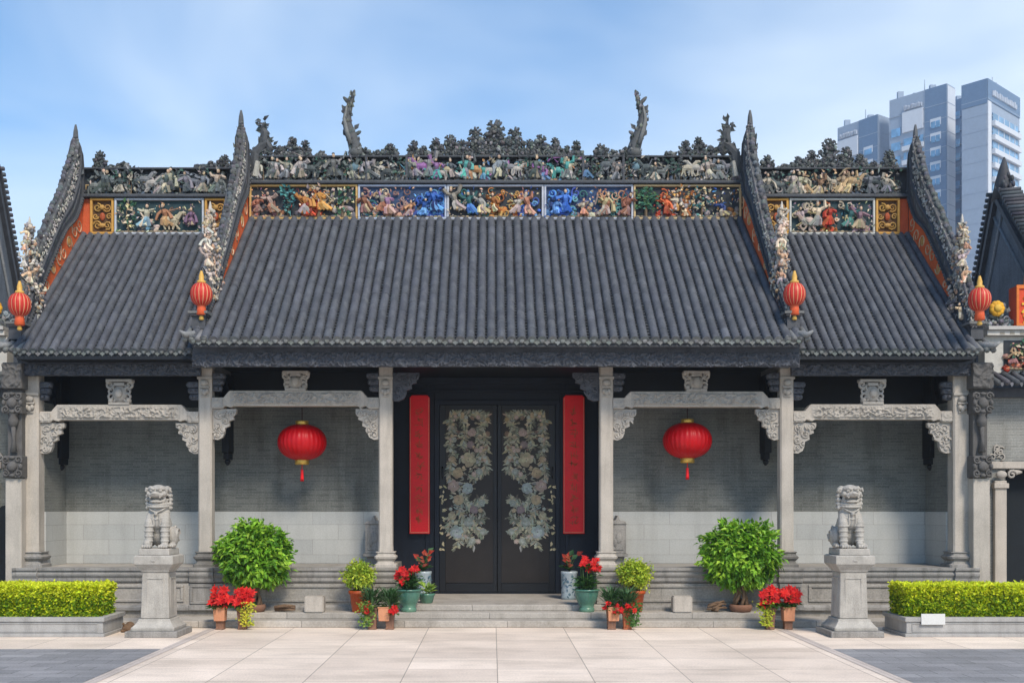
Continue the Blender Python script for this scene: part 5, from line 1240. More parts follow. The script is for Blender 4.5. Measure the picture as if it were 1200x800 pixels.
tower('tower', 'middle blue-grey tower with a white sign panel and a bright white edge', (1110, 180), 98, R(48), 10.3, 2.9, {'body': 'tower_grey', 'deco': deco_b})
tower('tower', 'lowest tower with a pale sign panel, leftmost of the blue-grey towers', (1029, 190), 134, R(55), 8.6, 3.6, {'body': 'tower_grey', 'deco': deco_a})
tower('tower', 'tallest tower with a blind grey wall and rows of white balconies', (1157, 170), 92, R(48), 4.1, 12.4, {'body': 'tower_grey', 'deco': deco_c})
tower('tower', 'narrow recessed dark blue slab between the white-edged tower and the tallest one', (1134, 187), 113, R(48), 7.0, 3.0, {'body': 'tower_blue', 'deco': deco_d})

# ------------------------------------------------------------------ red couplet boards beside the door
def couplet(px0, px1, label, seed):
    y = YD-.10; x0, x1, z0, z1 = PX(px0, y), PX(px1, y), PZ(625, y), PZ(463, y); w, h = x1-x0, z1-z0
    t = thing('couplet_board', label, 'sign board', ((x0+x1)/2, y, z0), 'red couplet boards beside the door')
    b = MB()
    r_ = .05
    b.prism([(-w/2, 0), (w/2, 0), (w/2, h-r_), (w/2-r_, h), (-w/2+r_, h), (-w/2, h-r_)], 'y', -.03, .06)
    b.build('board', 'red_board', t, .006, local=True)
    fr = MB()
    for q in ((-w/2+.012, -w/2+.024, .02, h-.06), (w/2-.024, w/2-.012, .02, h-.06), (-w/2+.026, w/2-.026, .02, .034)): fr.box(q[0], q[1], -.036, -.029, q[2], q[3], (0.62, 0.22, 0.14))
    fr.build('board_edge', 'plaster', t, local=True)
    # faint brush characters, worn almost to the red ground
    rng = random.Random(seed); ch = MB(); n = 11
    for i in range(n):
        zc = h*(.06+.86*(i+.5)/n); s = .085
        for _ in range(9):
            u, v = rng.uniform(-.8, .8)*s, rng.uniform(-.85, .85)*s; ang = rng.choice((0, 0, 1.57, 1.57, .7, -.7)); l = rng.uniform(.5, 1.4)*s
            mtx = Matrix.Translation((u, -.0325, zc+v)) @ Matrix.Rotation(-ang, 4, 'Y'); ch.box(-l/2, l/2, -.0015, .0015, -.006, .006, jit(rng, (0.40, 0.10, 0.03), .2), mtx)
    ch.build('lettering', 'plaster', t, local=True)
couplet(480, 503.5, 'tall red couplet board on the dark wall, nearer the left lion', 3)
couplet(660, 685, 'tall red couplet board on the dark wall, nearer the right lion', 4)

# ------------------------------------------------------------------ lanterns
def big_lantern():
    t = thing('lantern', '', 'lantern', (0, 0, 0), 'big red lanterns under the porch beams')
    b = MB(); n = 30; rx, rz = .49, .355
    prof = []
    for i in range(19):
        a = -math.pi/2+math.pi*i/18; a = max(-1.33, min(1.33, a)); prof.append((rx*math.cos(a)**.85, rz*math.sin(a)*1.02))
    b.lathe(prof, (0, 0, 0), n*4, rf=lambda a: 1-.028*abs(math.cos(a*n/2))**3)
    b.build('lantern_body', 'lantern', t, local=True)
    for z0, z1, r in ((.335, .43, .135), (-.45, -.335, .145)):
        c = MB().lathe([(r*.9, z0), (r, z0+.015), (r*.96, (z0+z1)/2), (r, z1-.015), (r*.9, z1)], (0, 0, 0), 28); c.build('lantern_cap', 'gold', t, local=True)
    c = MB(); c.tube([(0, 0, .43), (0, 0, 1.42)], .009, 6); c.build('hanging_cord', 'cord', t, local=True)
    c = MB(); c.tube([(0, 0, -.45), (0, 0, -.53)], .008, 5); c.lathe([(.015, -.54), (.03, -.55), (.028, -.60), (.035, -.74)], (0, 0, 0), 12)
    for i in range(10): a = i*.628; c.tube([(math.cos(a)*.02, math.sin(a)*.02, -.6), (math.cos(a)*.032, math.sin(a)*.032, -.78)], .006, 4)
    c.build('tassel', 'red_board', t, local=True)
    return t
YL = 21.4
lan = big_lantern(); lan.location = (PX(354, YL), YL, PZ(518, YL)); lan['label'] = 'big red lantern hanging in the bay left of the doors'
dup(lan, (PX(805.5, YL), YL, PZ(516, YL)), 'big red lantern hanging in the bay right of the doors', rz=0.6)
def small_lantern():
    t = thing('lantern', '', 'lantern', (0, 0, 0), 'striped lanterns at the feet of the gable ridges')
    b = MB(); n = 16; m = n*5; rx, rz = .205, .215; prof = []
    for i in range(15):
        a = -1.25+2.5*i/14; prof.append((rx*math.cos(a)**.8, rz*math.sin(a)*1.03))
    vs = []; base = len(b.v)
    for r_, z in prof:
        for j in range(m):
            a = 2*math.pi*j/m; q = r_*(1-.03*abs(math.cos(a*n/2))**2); vs.append((q*math.cos(a), q*math.sin(a), z))
    for j in range(m):
        col = (0.60, 0.30, 0.15) if j % 5 == 0 else (0.50, 0.03, 0.018)
        b.add([vs[i*m+(j+d) % m] for i in range(len(prof)) for d in (0, 1)], [(2*i, 2*i+1, 2*i+3, 2*i+2) for i in range(len(prof)-1)], col, True)
    b.build('lantern_body', 'lantern_small', t, local=True)
    c = MB().lathe([(.06, .20), (.085, .21), (.08, .25), (.045, .27), (.05, .33), (.02, .44)], (0, 0, 0), 14, (0.62, 0.36, 0.08)); c.build('lantern_cap', 'lantern_small', t, local=True)
    c = MB().lathe([(.07, -.39), (.095, -.37), (.085, -.28), (.08, -.205)], (0, 0, 0), 14, (0.62, 0.10, 0.03)); c.lathe([(.03, -.48), (.05, -.46), (.03, -.391)], (0, 0, 0), 10, (0.6, 0.36, 0.08)); c.build('lantern_base', 'lantern_small', t, local=True)
    c = MB(); c.tube([(0, 0, .43), (0, .03, .50), (0, .12, .52), (0, .30, .48)], .012, 6); c.build('hanger', 'iron', t, local=True)
    return t
YS = 19.92
sl = small_lantern(); sl.location = (PX(236, YS), YS, PZ(345, YS)); sl['label'] = 'small striped lantern left of the wide middle roof, below the pale figures'
dup(sl, (PX(931, YS), YS, PZ(345, YS)), 'small striped lantern right of the wide middle roof, below the pale figures')
dup(sl, (PX(23, YS), YS, PZ(357, YS)), 'small striped lantern at the outer foot of the left side roof, near the frame edge')
dup(sl, (PX(1148, YS), YS, PZ(351, YS)), 'small striped lantern beside the yellow ceramic flower and crimson box')

# ------------------------------------------------------------------ stone lions on pedestals
def pedestal(x, label):
    y = 18.15+.45; t = thing('lion_pedestal', label, 'pedestal', (x, y, 0), 'stone pedestals of the lions')
    b = MB().sqprofile(0, 0, [(.45, 0), (.45, .105)]); b.build('base_slab', 'granite_grey', t, .008, local=True)
    b = MB().sqprofile(0, 0, [(.37, .107), (.375, .16), (.36, .17), (.33, .20), (.285, .26), (.275, .30), (.265, .302)]); b.build('base_moulding', 'lion', t, .006, local=True)
    sh = MB().sqprofile(0, 0, [(.245, .304), (.225, 1.10)]); st = sh.build('shaft', 'lion', t, .012, local=True)
    fr = MB()
    for q in range(4):
        m = Matrix.Rotation(q*math.pi/2, 4, 'Z')
        for u0, u1, z0, z1 in ((-.15, .15, .40, .425), (-.145, .145, .985, 1.01), (-.15, -.125, .427, .983), (.125, .15, .427, .983)):
            fr.box(u0, u1, -.252+.01, -.215, z0, z1, m=m)
    fr.build('sunk_panel', 'lion', st, .004, local=True)
    b = MB().sqprofile(0, 0, [(.235, 1.102), (.25, 1.14), (.29, 1.19), (.325, 1.235), (.335, 1.24), (.335, 1.38), (.30, 1.395)])
    b.ell((0.0, -.335, 1.30), (.05, .015, .02), n=8, k=4); b.build('cap', 'lion', t, .008, local=True)
    return t
def lion_mesh(s):
    """seated guardian lion facing -y; s=+1 has the ball paw on its right"""
    rng = random.Random(5); m = MB()
    m.ell((0, .17, .23), (.20, .25, .23), n=20, k=14); m.ell((0, .08, .40), (.18, .20, .24), n=20, k=14)
    m.ell((0, -.07, .52), (.17, .13, .20), n=20, k=14); m.ell((0, -.02, .62), (.19, .14, .12), n=18, k=12)
    for q in (-1, 1):
        m.tube([(q*.115, -.06, .58), (q*.135, -.13, .44), (q*.138, -.155, .26), (q*.138, -.17, .07)], [.085, .082, .07, .064], 14)
        m.ell((q*.142, -.225, .042), (.085, .10, .046), n=14, k=8)
        for k in range(4): m.ell((q*.142+(k-1.5)*.042, -.305, .036), (.021, .034, .032), n=8, k=6)
        for z, r_ in ((.13, .069), (.215, .073), (.30, .077), (.385, .083)):
            yy = -.17+(z-.07)*.09
            m.tube([(q*.138+r_*math.cos(a), yy+r_*math.sin(a), z) for a in [i*math.pi/8 for i in range(17)]], .011, 6)
        m.ell((q*.195, .15, .20), (.09, .18, .18), n=14, k=10); m.ell((q*.225, -.02, .05), (.065, .13, .05), n=12, k=8)
        for k in range(3): m.ell((q*.225+(k-1)*.04, -.135, .04), (.02, .03, .03), n=8, k=6)
        m.spiral((q*.275, .16, .24), .11, 1.4, .022, (.5,)*3, 0, q, plane='yz')
        for k in range(3): m.tube([(q*(.24-.03*k), .30+.03*k, .12+.11*k), (q*(.27-.03*k), .22, .16+.11*k)], .02, 6)
    # neck, domed head
    m.tube([(0, -.01, .60), (0, -.04, .74), (0, -.06, .86)], [.165, .16, .155], 16)
    m.ell((0, -.07, .97), (.165, .16, .135), n=22, k=14)
    # muzzle, open mouth, jaw
    m.ell((0, -.215, .925), (.125, .085, .042), n=18, k=10); m.box(-.115, .115, -.255, -.12, .893, .925)
    m.ell((0, -.185, .812), (.112, .085, .030), n=16, k=8)
    for q in (-1, 1): m.tube([(q*.118, -.14, .92), (q*.128, -.13, .86), (q*.112, -.14, .81)], .026, 8)
    for k in (-2, 2): m.frustum(k*.042, -.262, .888, .03, .02, .862, .010, .008)
    m.ell((0, -.295, .955), (.05, .032, .03), n=12, k=8); m.ell((-.05, -.275, .942), (.03, .03, .026)); m.ell((.05, -.275, .942), (.03, .03, .026))
    for q in (-1, 1):
        m.ell((q*.075, -.215, 1.0), (.036, .028, .028), n=12, k=8)
        m.tube([(q*.015, -.235, 1.018), (q*.07, -.232, 1.045), (q*.13, -.18, 1.03), (q*.15, -.14, 1.0)], [.02, .028, .024, .014], 8)
        m.ell((q*.13, -.175, .945), (.045, .045, .045), n=10, k=8)
        m.tube([(q*.165, -.07, 1.01), (q*.205, -.09, 1.03), (q*.215, -.10, .98)], [.036, .036, .018], 8)
    for row, (z, n_, r) in enumerate(((1.05, 9, .145), (.985, 11, .180), (.915, 11, .192), (.845, 11, .195), (.775, 11, .195), (.705, 11, .19))):
        for i in range(n_):
            a = R(-4)+R(188)*(i/(n_-1))+(.1 if row % 2 else 0)
            p = (r*math.cos(a), -.035+r*.98*math.sin(a), z); m.ell(p, (.042, .042, .036), n=8, k=6)
            m.ell((p[0]*1.13, -.035+(p[1]+.035)*1.13, z), .018, n=6, k=4)
    # double collar, chest straps and bell
    for z, r_ in ((.775, .175), (.735, .182)): m.tube([(r_*math.cos(a), -.045+r_*.98*math.sin(a), z+.02*math.sin(a)) for a in [i*math.pi/10 for i in range(21)]], .017, 8)
    m.tube([(-.165, -.11, .72), (-.09, -.19, .66), (0, -.215, .615), (.09, -.19, .66), (.165, -.11, .72)], .016, 6)
    m.ell((0, -.225, .60), (.032, .03, .034), n=10, k=8)
    for u in (-.05, 0, .05): m.tube([(u, -.205, .60), (u*1.2, -.205, .50), (u, -.17, .38)], .011, 6)
    m.tube([(-.14, -.16, .54), (0, -.212, .50), (.14, -.16, .54)], .010, 6)
    m.tube([(0, .36, .12), (.02, .42, .28), (0, .38, .44), (-.02, .30, .52)], [.04, .05, .06, .03], 8)
    for i in range(8): m.ell((rng.uniform(-.07, .07), .38+rng.uniform(-.04, .04), .3+.03*i), .045, n=7, k=5)
    if s > 0: m.ell((-.142, -.255, .085), .066, n=12, k=8)
    else: m.ell((.11, -.27, .085), (.06, .05, .05), n=12, k=8)
    return remesh(m, 'lion_body', .0075, 1)
for x, lab, plab, s in ((-5.88, 'carved stone lion on the left pedestal, next to the hedge with no card', 'pale panelled stone pedestal of the lion at the left hedge', 1),
                        (6.15, 'carved stone lion on the right pedestal, next to the planter with a white card', 'pale panelled stone pedestal of the lion at the right hedge', -1)):
    pedestal(x, plab)
    L = thing('stone_lion', lab, 'statue', (x+(.0), 18.60, 1.395), 'seated stone lions')
    MB().sqprofile(0, .0, [(.265, 0), (.26, .115)], ratio=1.15).build('plinth', 'lion', L, .012, local=True)
    o = link_mesh(lion_mesh(s), 'lion_body', 'lion', L); o.location = (0, .03, .112)

# ------------------------------------------------------------------ hedges in granite planters
def planter(s, xe, label):
    a = sorted((xe, s*13.0)); y0, y1 = 18.26, 19.34; h = .335
    t = thing('stone_planter', label, 'planter', (xe, y0, 0), 'stone planters of the hedges')
    b = MB(); b.box(a[0], a[1], y0, y1, 0, .055); b.box(a[0]+.03, a[1]-.03, y0+.03, y1-.03, .055, h-.075)
    b.box(a[0], a[1], y0, y0+.14, h-.075, h); b.box(a[0], a[1], y1-.14, y1, h-.075, h); b.box(a[0], a[0]+.14, y0+.141, y1-.141, h-.075, h); b.box(a[1]-.14, a[1], y0+.141, y1-.141, h-.075, h)
    for i in range(3):
        q = xe+s*(.12+i*2.2), xe+s*(2.2+i*2.2); q = sorted(q); z0, z1 = .085, h-.10
        for r_ in ((q[0], q[1], z0, z0+.02), (q[0], q[1], z1-.02, z1), (q[0], q[0]+.02, z0+.021, z1-.021), (q[1]-.02, q[1], z0+.021, z1-.021)): b.box(r_[0], r_[1], y0+.018, y0+.031, r_[2], r_[3])
    b.build('trough', 'planter', t, .01)
    MB().box(a[0]+.14, a[1]-.14, y0+.14, y1-.14, h-.076, h-.03).build('soil', 'soil', t)
    return t
planter(-1, -6.72, 'grey granite hedge planter with a plain front'); planter(1, 7.0, 'grey granite hedge planter bearing a blank white card')
def hedge(s, xe, label, seed):
    rng = random.Random(seed); x1 = s*10.2; a = sorted((xe, x1)); y0, y1, z0, z1 = 18.42, 19.2, .31, .86
    t = thing('hedge', label, 'hedge', ((a[0]+a[1])/2, 18.8, z0), 'clipped yellow-green hedges')
    st = MB()
    for i in range(90):
        x, y = rng.uniform(a[0]+.1, a[1]-.1), rng.uniform(y0+.08, y1-.08); st.tube([(x, y, z0), (x+rng.uniform(-.1, .1), y+rng.uniform(-.08, .08), z0+.25), (x+rng.uniform(-.15, .15), y+rng.uniform(-.1, .1), z1-.1)], [.012, .009, .004], 4)
    st.build('stems', 'wood', t)
    mb = MB()
    W, Dp, H = a[1]-a[0], y1-y0, z1-z0
    N = 30000
    for i in range(N):
        x, y, z = rng.uniform(a[0], a[1]), rng.uniform(y0, y1), z0+H*rng.random()
        k = rng.random()
        if k < .52: y = y0+abs(rng.gauss(0, .05))
        elif k < .82: z = z1-abs(rng.gauss(0, .05))
        elif k < .88: x = (a[1] if s < 0 else a[0])-(-s)*abs(rng.gauss(0, .05))*1
        lump = .04*noise.noise(Vector((x*3, y*3, z*4)))+.03*noise.noise(Vector((x*9, y*9, z*9)))
        y -= lump*(1 if y < (y0+y1)/2 else -1); z += lump*.6
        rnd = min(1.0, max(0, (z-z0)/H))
        yellowish = rng.random() < (.10+1.0*max(0, (rnd-.5)/.4))  # share of yellow leaves grows towards the top
        c = (0.64, 0.70, 0.03) if yellowish else rng.choice(((0.12, 0.24, 0.012), (0.30, 0.43, 0.018), (0.52, 0.60, 0.02)))
        d = Vector((rng.gauss(0, 1), rng.gauss(-.6, .8), rng.gauss(.5, .7))); nn = Vector((rng.gauss(0, .5), rng.gauss(-.5, .5), rng.gauss(.8, .4)))
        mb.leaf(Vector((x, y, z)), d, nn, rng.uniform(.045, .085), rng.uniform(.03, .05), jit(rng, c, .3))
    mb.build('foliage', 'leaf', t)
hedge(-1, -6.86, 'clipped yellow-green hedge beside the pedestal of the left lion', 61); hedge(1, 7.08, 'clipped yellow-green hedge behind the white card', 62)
# white card on the right planter
x0, x1 = PX(1081, 18.2), PX(1109, 18.2)
cd = thing('notice_card', 'small blank white card leaning over the front of the right planter', 'sign', ((x0+x1)/2, 18.245, .215))
MB().box(-(x1-x0)/2, (x1-x0)/2, -.006, .006, 0, .185, m=Matrix.Rotation(R(-3), 4, 'X')).build('card', 'card', cd, .002, local=True)
b = MB().box(-.02, .02, .006, .1, .165, .178); b.build('clip', 'iron', cd, local=True)
# small weathered stone thing lying between planter and left pedestal
b = MB(); rng = random.Random(8); b.ell((0, 0, .075), (.12, .10, .085), n=12, k=8); b.ell((.12, -.05, .10), (.05, .05, .045), n=8, k=6); b.ell((-.08, -.07, .03), (.05, .05, .03)); b.ell((.07, -.09, .03), (.05, .04, .03)); b.ell((.02, 0, .14), (.07, .07, .05), n=10, k=6)
for i in range(14): b.ell((rng.uniform(-.1, .1), rng.uniform(-.1, .05), rng.uniform(.05, .15)), .028, n=6, k=4)
o = link_mesh(remesh(b, 'weathered_rock', .009, 1), 'weathered_rock', 'wood'); o.location = (PX(151, 19.0), 19.0, 0); tag(o, 'small brown knobbly rock on the ground between hedge planter and pedestal', 'rock')

# ------------------------------------------------------------------ potted plants and small things on the steps
S1, S2 = .125, .245
def shrub_leaves(mb, c, rx, ry, rz, n, rng, cols, L, W, shell=.55, drop=.0, lump=.22):
    """leaves on many twig ends spread through a lumpy dome"""
    clusters = max(20, n//16)
    for i in range(clusters):
        while True:
            v = Vector((rng.gauss(0, 1), rng.gauss(0, 1), rng.gauss(0, 1)))
            if v.length > 1e-3: break
        v.normalize()
        r = (shell+(1-shell)*rng.random()**.5)*(1+lump*noise.noise(v*2.6+Vector((c[0], 3, 1)))*1.6)
        base = Vector((c[0]+v.x*rx*r, c[1]+v.y*ry*r, c[2]+v.z*rz*r))
        col = rng.choice(cols)
        for _ in range(16):
            p = base+Vector((rng.gauss(0, .055), rng.gauss(0, .055), rng.gauss(0, .045)))
            d = v*.7+Vector((rng.gauss(0, .6), rng.gauss(0, .6), rng.gauss(-drop, .5))); nn = v*.6+Vector((rng.gauss(0, .4), rng.gauss(-.1, .4), rng.gauss(.6, .3)))
            mb.leaf(p, d, nn, L*rng.uniform(.7, 1.25), W*rng.uniform(.75, 1.2), jit(rng, col, .28))
def big_shrub(px, label, seed, py_top, py_bot, w_px):
    y = 20.17; x = PX(px, y); rng = random.Random(seed)
    t = thing('potted_shrub', label, 'potted plant', (x, y, S2), 'big round potted shrubs')
    zt, zb = PZ(py_top, y)-S2, PZ(py_bot, y)-S2; cz = (zt+zb)/2
    p = MB().lathe([(.17, 0), (.20, .03), (.22, .10), (.20, .14), (.17, .142), (.17, .11)], (0, 0, 0), 20)
    p.build('pot', 'brown_pot', t, local=True)
    MB().lathe([(.168, .10), (.165, .125), (.02, .13)], (0, 0, 0), 16).build('soil', 'soil', t, local=True)
    tr = MB()
    for i in range(7):
        a = i*.9+rng.uniform(-.2, .2)
        tr.tube([(math.cos(a)*.13, math.sin(a)*.12, .11), (math.cos(a+.5)*.11, math.sin(a+.5)*.1, .25), (math.cos(a+1.0)*.06, math.sin(a+1)*.06, .38), (math.cos(a)*.12, math.sin(a)*.12, .6), (math.cos(a)*.38*rng.uniform(.6, 1), math.sin(a)*.25, cz+rng.uniform(-.05, .25))], [.035, .032, .035, .022, .008], 7)
        for k in range(3):
            b_ = a+rng.uniform(-.8, .8); tr.tube([(math.cos(a)*.12, math.sin(a)*.12, .58), (math.cos(b_)*.4, math.sin(b_)*.3, cz-.05), (math.cos(b_)*.6, math.sin(b_)*.36, cz+rng.uniform(-.2, .35))], [.016, .01, .004], 5)
    tr.build('trunk', 'wood', t, local=True)
    mb = MB(); rx = w_px/2*y/F*.90; rz = (zt-zb)/2*.92
    shrub_leaves(mb, (0, 0, cz), rx, min(.42, rx*.6), rz, 8600, rng, [(0.16, 0.35, 0.025), (0.24, 0.46, 0.035), (0.10, 0.25, 0.02), (0.33, 0.54, 0.05)], .135, .066, .28, drop=.3)
    mb.build('foliage', 'leaf', t, local=True)
big_shrub(298, 'big round leafy shrub left of the doors, near the yellow blossoms', 71, 612, 689, 88)
big_shrub(868, 'big round leafy shrub right of the doors, near the lime leaves', 72, 611, 688, 92)
def ball_plant(px, label, seed, w_px, ptop):
    y = 20.12; x = PX(px, y); rng = random.Random(seed)
    t = thing('potted_topiary', label, 'potted plant', (x, y, S2), 'light green ball plants in orange-red pots')
    MB().lathe([(.125, 0), (.135, .01), (.175, .34), (.20, .345), (.205, .40), (.19, .41), (.18, .405), (.175, .36)], (0, 0, 0), 26).build('pot', 'red_pot', t, local=True)
    MB().lathe([(.176, .36), (.17, .385), (.01, .40)], (0, 0, 0), 18).build('soil', 'soil', t, local=True)
    tr = MB()
    for i in range(9): a = i*.7; tr.tube([(math.cos(a)*.03, math.sin(a)*.03, .37), (math.cos(a)*.1, math.sin(a)*.1, .52), (math.cos(a)*.18, math.sin(a)*.16, .62)], [.014, .01, .004], 5)
    tr.build('stems', 'wood', t, local=True)
    zt = PZ(ptop, y)-S2; mb = MB(); rz = (zt-.40)/2; r = w_px/2*y/F*.88
    shrub_leaves(mb, (0, 0, .43+rz), r, r*.9, rz*.85, 2600, rng, [(0.40, 0.50, 0.04), (0.50, 0.56, 0.05), (0.27, 0.40, 0.03)], .06, .04, .3)
    mb.build('foliage', 'leaf', t, local=True)
ball_plant(421, 'light green ball plant in an orange-red pot beside the inner left column', 73, 32, 659)
ball_plant(744, 'light green ball plant in an orange-red pot beside the inner right column', 74, 37, 657)
RD = [(0.66, 0.012, 0.012), (0.72, 0.03, 0.02), (0.52, 0.01, 0.015)]
def poinsettia(pt, gr, x, y, z, r, rng, n=3, yellow=False):
    """whorls of red bracts over green leaves"""
    for _ in range(n):
        c = Vector((x+rng.uniform(-.65, .65)*r, y+rng.uniform(-.6, .3)*r, z+rng.uniform(-.5, .6)*r))
        ax = Vector((rng.uniform(-.5, .5), -.9, rng.uniform(.1, .9))).normalized(); e1 = ax.orthogonal().normalized(); e2 = ax.cross(e1)
        for i in range(10):
            a = i*.66+rng.uniform(-.2, .2); d = e1*math.cos(a)+e2*math.sin(a)+ax*rng.uniform(.05, .5)
            pt.leaf(c, d, ax, r*rng.uniform(.5, .8), r*.36, jit(rng, rng.choice(RD) if not yellow else (0.62, 0.45, 0.03), .2))
    for i in range(n*7):
        a = rng.uniform(0, 6.28); c = Vector((x+math.cos(a)*r*.4, y+math.sin(a)*r*.4, z-r*.7)); gr.leaf(c, Vector((math.cos(a), math.sin(a)-.2, rng.uniform(-.3, .5))), Vector((0, 0, 1)), r*rng.uniform(.6, .95), r*.3, jit(rng, (0.05, 0.14, 0.025), .35))
def trailing(mb, x, y, z, w, h, rng, n, cols):
    for i in range(n):
        t = rng.random(); mb.leaf(Vector((x+rng.gauss(0, .5)*w*(1-.4*t), y-rng.uniform(0, .06), z-h*t)), Vector((rng.gauss(0, 1), -.6, rng.gauss(-.3, .7))), Vector((0, -1, .5)), rng.uniform(.04, .07), rng.uniform(.025, .04), jit(rng, rng.choice(cols), .25))
LIME = [(0.55, 0.52, 0.04), (0.45, 0.50, 0.05), (0.62, 0.52, 0.06)]
def square_pot(px, label, seed, y=19.42, box=True, hbox=.235, wbox=.21, fl='red', spiky=False, trail=0, trail_cols=LIME, boxdx=0.0, group='small square flower pots on the ground', tall=.0, mat='brown_pot'):
    x = PX(px, y); rng = random.Random(seed); t = thing('flower_pot', label, 'flower pot', (x, y, 0), group)
    p = MB().sqprofile(0, 0, [(.07, 0), (.08, .02), (.068, .035), (.078, .20), (.095, .36), (.11, .365), (.11, .40), (.095, .402)]); p.build('pot', mat, t, .006, local=True)
    if box:
        b = MB().sqprofile(boxdx, -.025, [(wbox*.45, .16), (wbox*.5, .16+hbox), (wbox*.54, .16+hbox+.002), (wbox*.54, .16+hbox+.02)]); b.build('pot_cover', 'orange_pot', t, .005, local=True)
    MB().box(-.09, .09, -.09, .09, .402, .412).build('soil', 'soil', t, local=True)
    pt, gr = MB(), MB()
    if spiky:
        for i in range(150):
            a = rng.uniform(0, 6.28); r_ = rng.random()*.13; L = rng.uniform(.14, .28)
            gr.leaf(Vector((math.cos(a)*r_, math.sin(a)*r_*.8, .42+rng.uniform(0, .22))), Vector((math.cos(a)*.8, math.sin(a)*.8-.1, rng.uniform(.1, 1.3))), Vector((-math.cos(a), -math.sin(a), .6)), L, .04, jit(rng, rng.choice(((0.06, 0.14, 0.05), (0.10, 0.2, 0.08), (0.04, 0.10, 0.03))), .3))
        for k in range(3): poinsettia(pt, gr, rng.uniform(-.14, .14), -.12, .40+rng.uniform(-.05, .04), .10, rng, 2)
    elif fl == 'red':
        poinsettia(pt, gr, -.06, -.03, .54+tall, .18, rng, 7); poinsettia(pt, gr, .07, -.02, .56+tall, .17, rng, 6); poinsettia(pt, gr, -.03, .02, .66+tall, .15, rng, 4)
        gr.tube([(0, 0, .4), (0.02, 0, .6+tall)], [.012, .006], 5, (0.06, 0.12, 0.03))
    if trail: trailing(gr, trail*.10, -.08, .50, .17, .42, rng, 210, trail_cols)
    for i in range(36):
        a = rng.uniform(0, 6.28); gr.leaf(Vector((math.cos(a)*.08, math.sin(a)*.08, .42)), Vector((math.cos(a), math.sin(a), rng.uniform(-.5, .6))), Vector((0, 0, 1)), rng.uniform(.09, .16), .05, jit(rng, (0.07, 0.17, 0.03), .35))
    if pt.f: pt.build('flowers', 'petal', t, local=True)
    gr.build('leaves', 'leaf', t, local=True)
    return t
square_pot(258.5, 'red poinsettia in an orange-fronted square pot at the left column, no yellow flowers', 81, trail=0)
square_pot(284.5, 'brown pot with red flowers and lemon-yellow blossoms trailing over its right side', 82, box=False, trail=1)
square_pot(436.5, 'narrow brown pot with spiky leaves, the one without an orange cover near the left steps', 83, box=False, spiky=True, trail=-1, trail_cols=[(0.12, 0.25, 0.04), (0.25, 0.33, 0.06)])
square_pot(457, 'brown pot with spiky leaves and an orange square cover near the left steps', 84, box=True, spiky=True, boxdx=-.10)
square_pot(716.5, 'brown pot with an orange square cover and low red flowers near the right steps', 85, box=True, spiky=True, boxdx=.03)
square_pot(735, 'plain terracotta pot with dark drooping leaves near the right steps', 86, box=False, spiky=True, trail=1, trail_cols=[(0.06, 0.14, 0.03), (0.09, 0.18, 0.04)], mat='terracotta')
square_pot(902, 'brown pot with red flowers and lime leaves spilling over its left side', 87, box=False, trail=-1, trail_cols=[(0.42, 0.50, 0.04), (0.33, 0.42, 0.04), (0.5, 0.5, 0.05)], tall=.02)
square_pot(923, 'red poinsettia in an orange-fronted square pot at the right column', 88, box=True, tall=.03)
def glazed_pot(px, label, seed, tall):
    y = 20.19; x = PX(px, y); rng = random.Random(seed); t = thing('flower_pot', label, 'flower pot', (x, y, S2), 'green glazed flower pots')
    MB().lathe([(.14, 0), (.15, .02), (.145, .07), (.125, .09), (.16, .16), (.205, .26), (.225, .36), (.225, .39), (.25, .40), (.25, .425), (.225, .43), (.21, .40)], (0, 0, 0), 28).build('pot', 'green_pot', t, local=True)
    MB().lathe([(.21, .39), (.20, .415), (.01, .42)], (0, 0, 0), 18).build('soil', 'soil', t, local=True)
    pt, gr = MB(), MB()
    for i in range(8):
        a = i*.8; gr.tube([(math.cos(a)*.05, math.sin(a)*.05, .4), (math.cos(a)*.1, math.sin(a)*.1, .6), (math.cos(a)*.12, math.sin(a)*.08, .75+tall*rng.random())], [.012, .01, .006], 5, (0.08, 0.16, 0.04))
    for _ in range(140):
        a = rng.uniform(0, 6.28); r_ = rng.random()*.14; gr.leaf(Vector((math.cos(a)*r_, math.sin(a)*r_, rng.uniform(.42, .62))), Vector((math.cos(a), math.sin(a)-.2, rng.uniform(-.2, .9))), Vector((0, -.3, 1)), rng.uniform(.10, .2), rng.uniform(.05, .08), jit(rng, rng.choice(((0.045, 0.12, 0.035), (0.07, 0.17, 0.045))), .3))
    for i in range(5): poinsettia(pt, gr, rng.uniform(-.17, .17), -.05+rng.uniform(-.08, .08), .68+rng.uniform(-.08, .2+tall), .14, rng, 2)
    pt.build('flowers', 'petal', t, local=True); gr.build('leaves', 'leaf', t, local=True)
glazed_pot(479, 'green glazed pot with red flowers and a broad pale leaf, left of the doors', 91, .05)
glazed_pot(687.5, 'green glazed pot with taller red flowers, right of the doors', 92, .14)
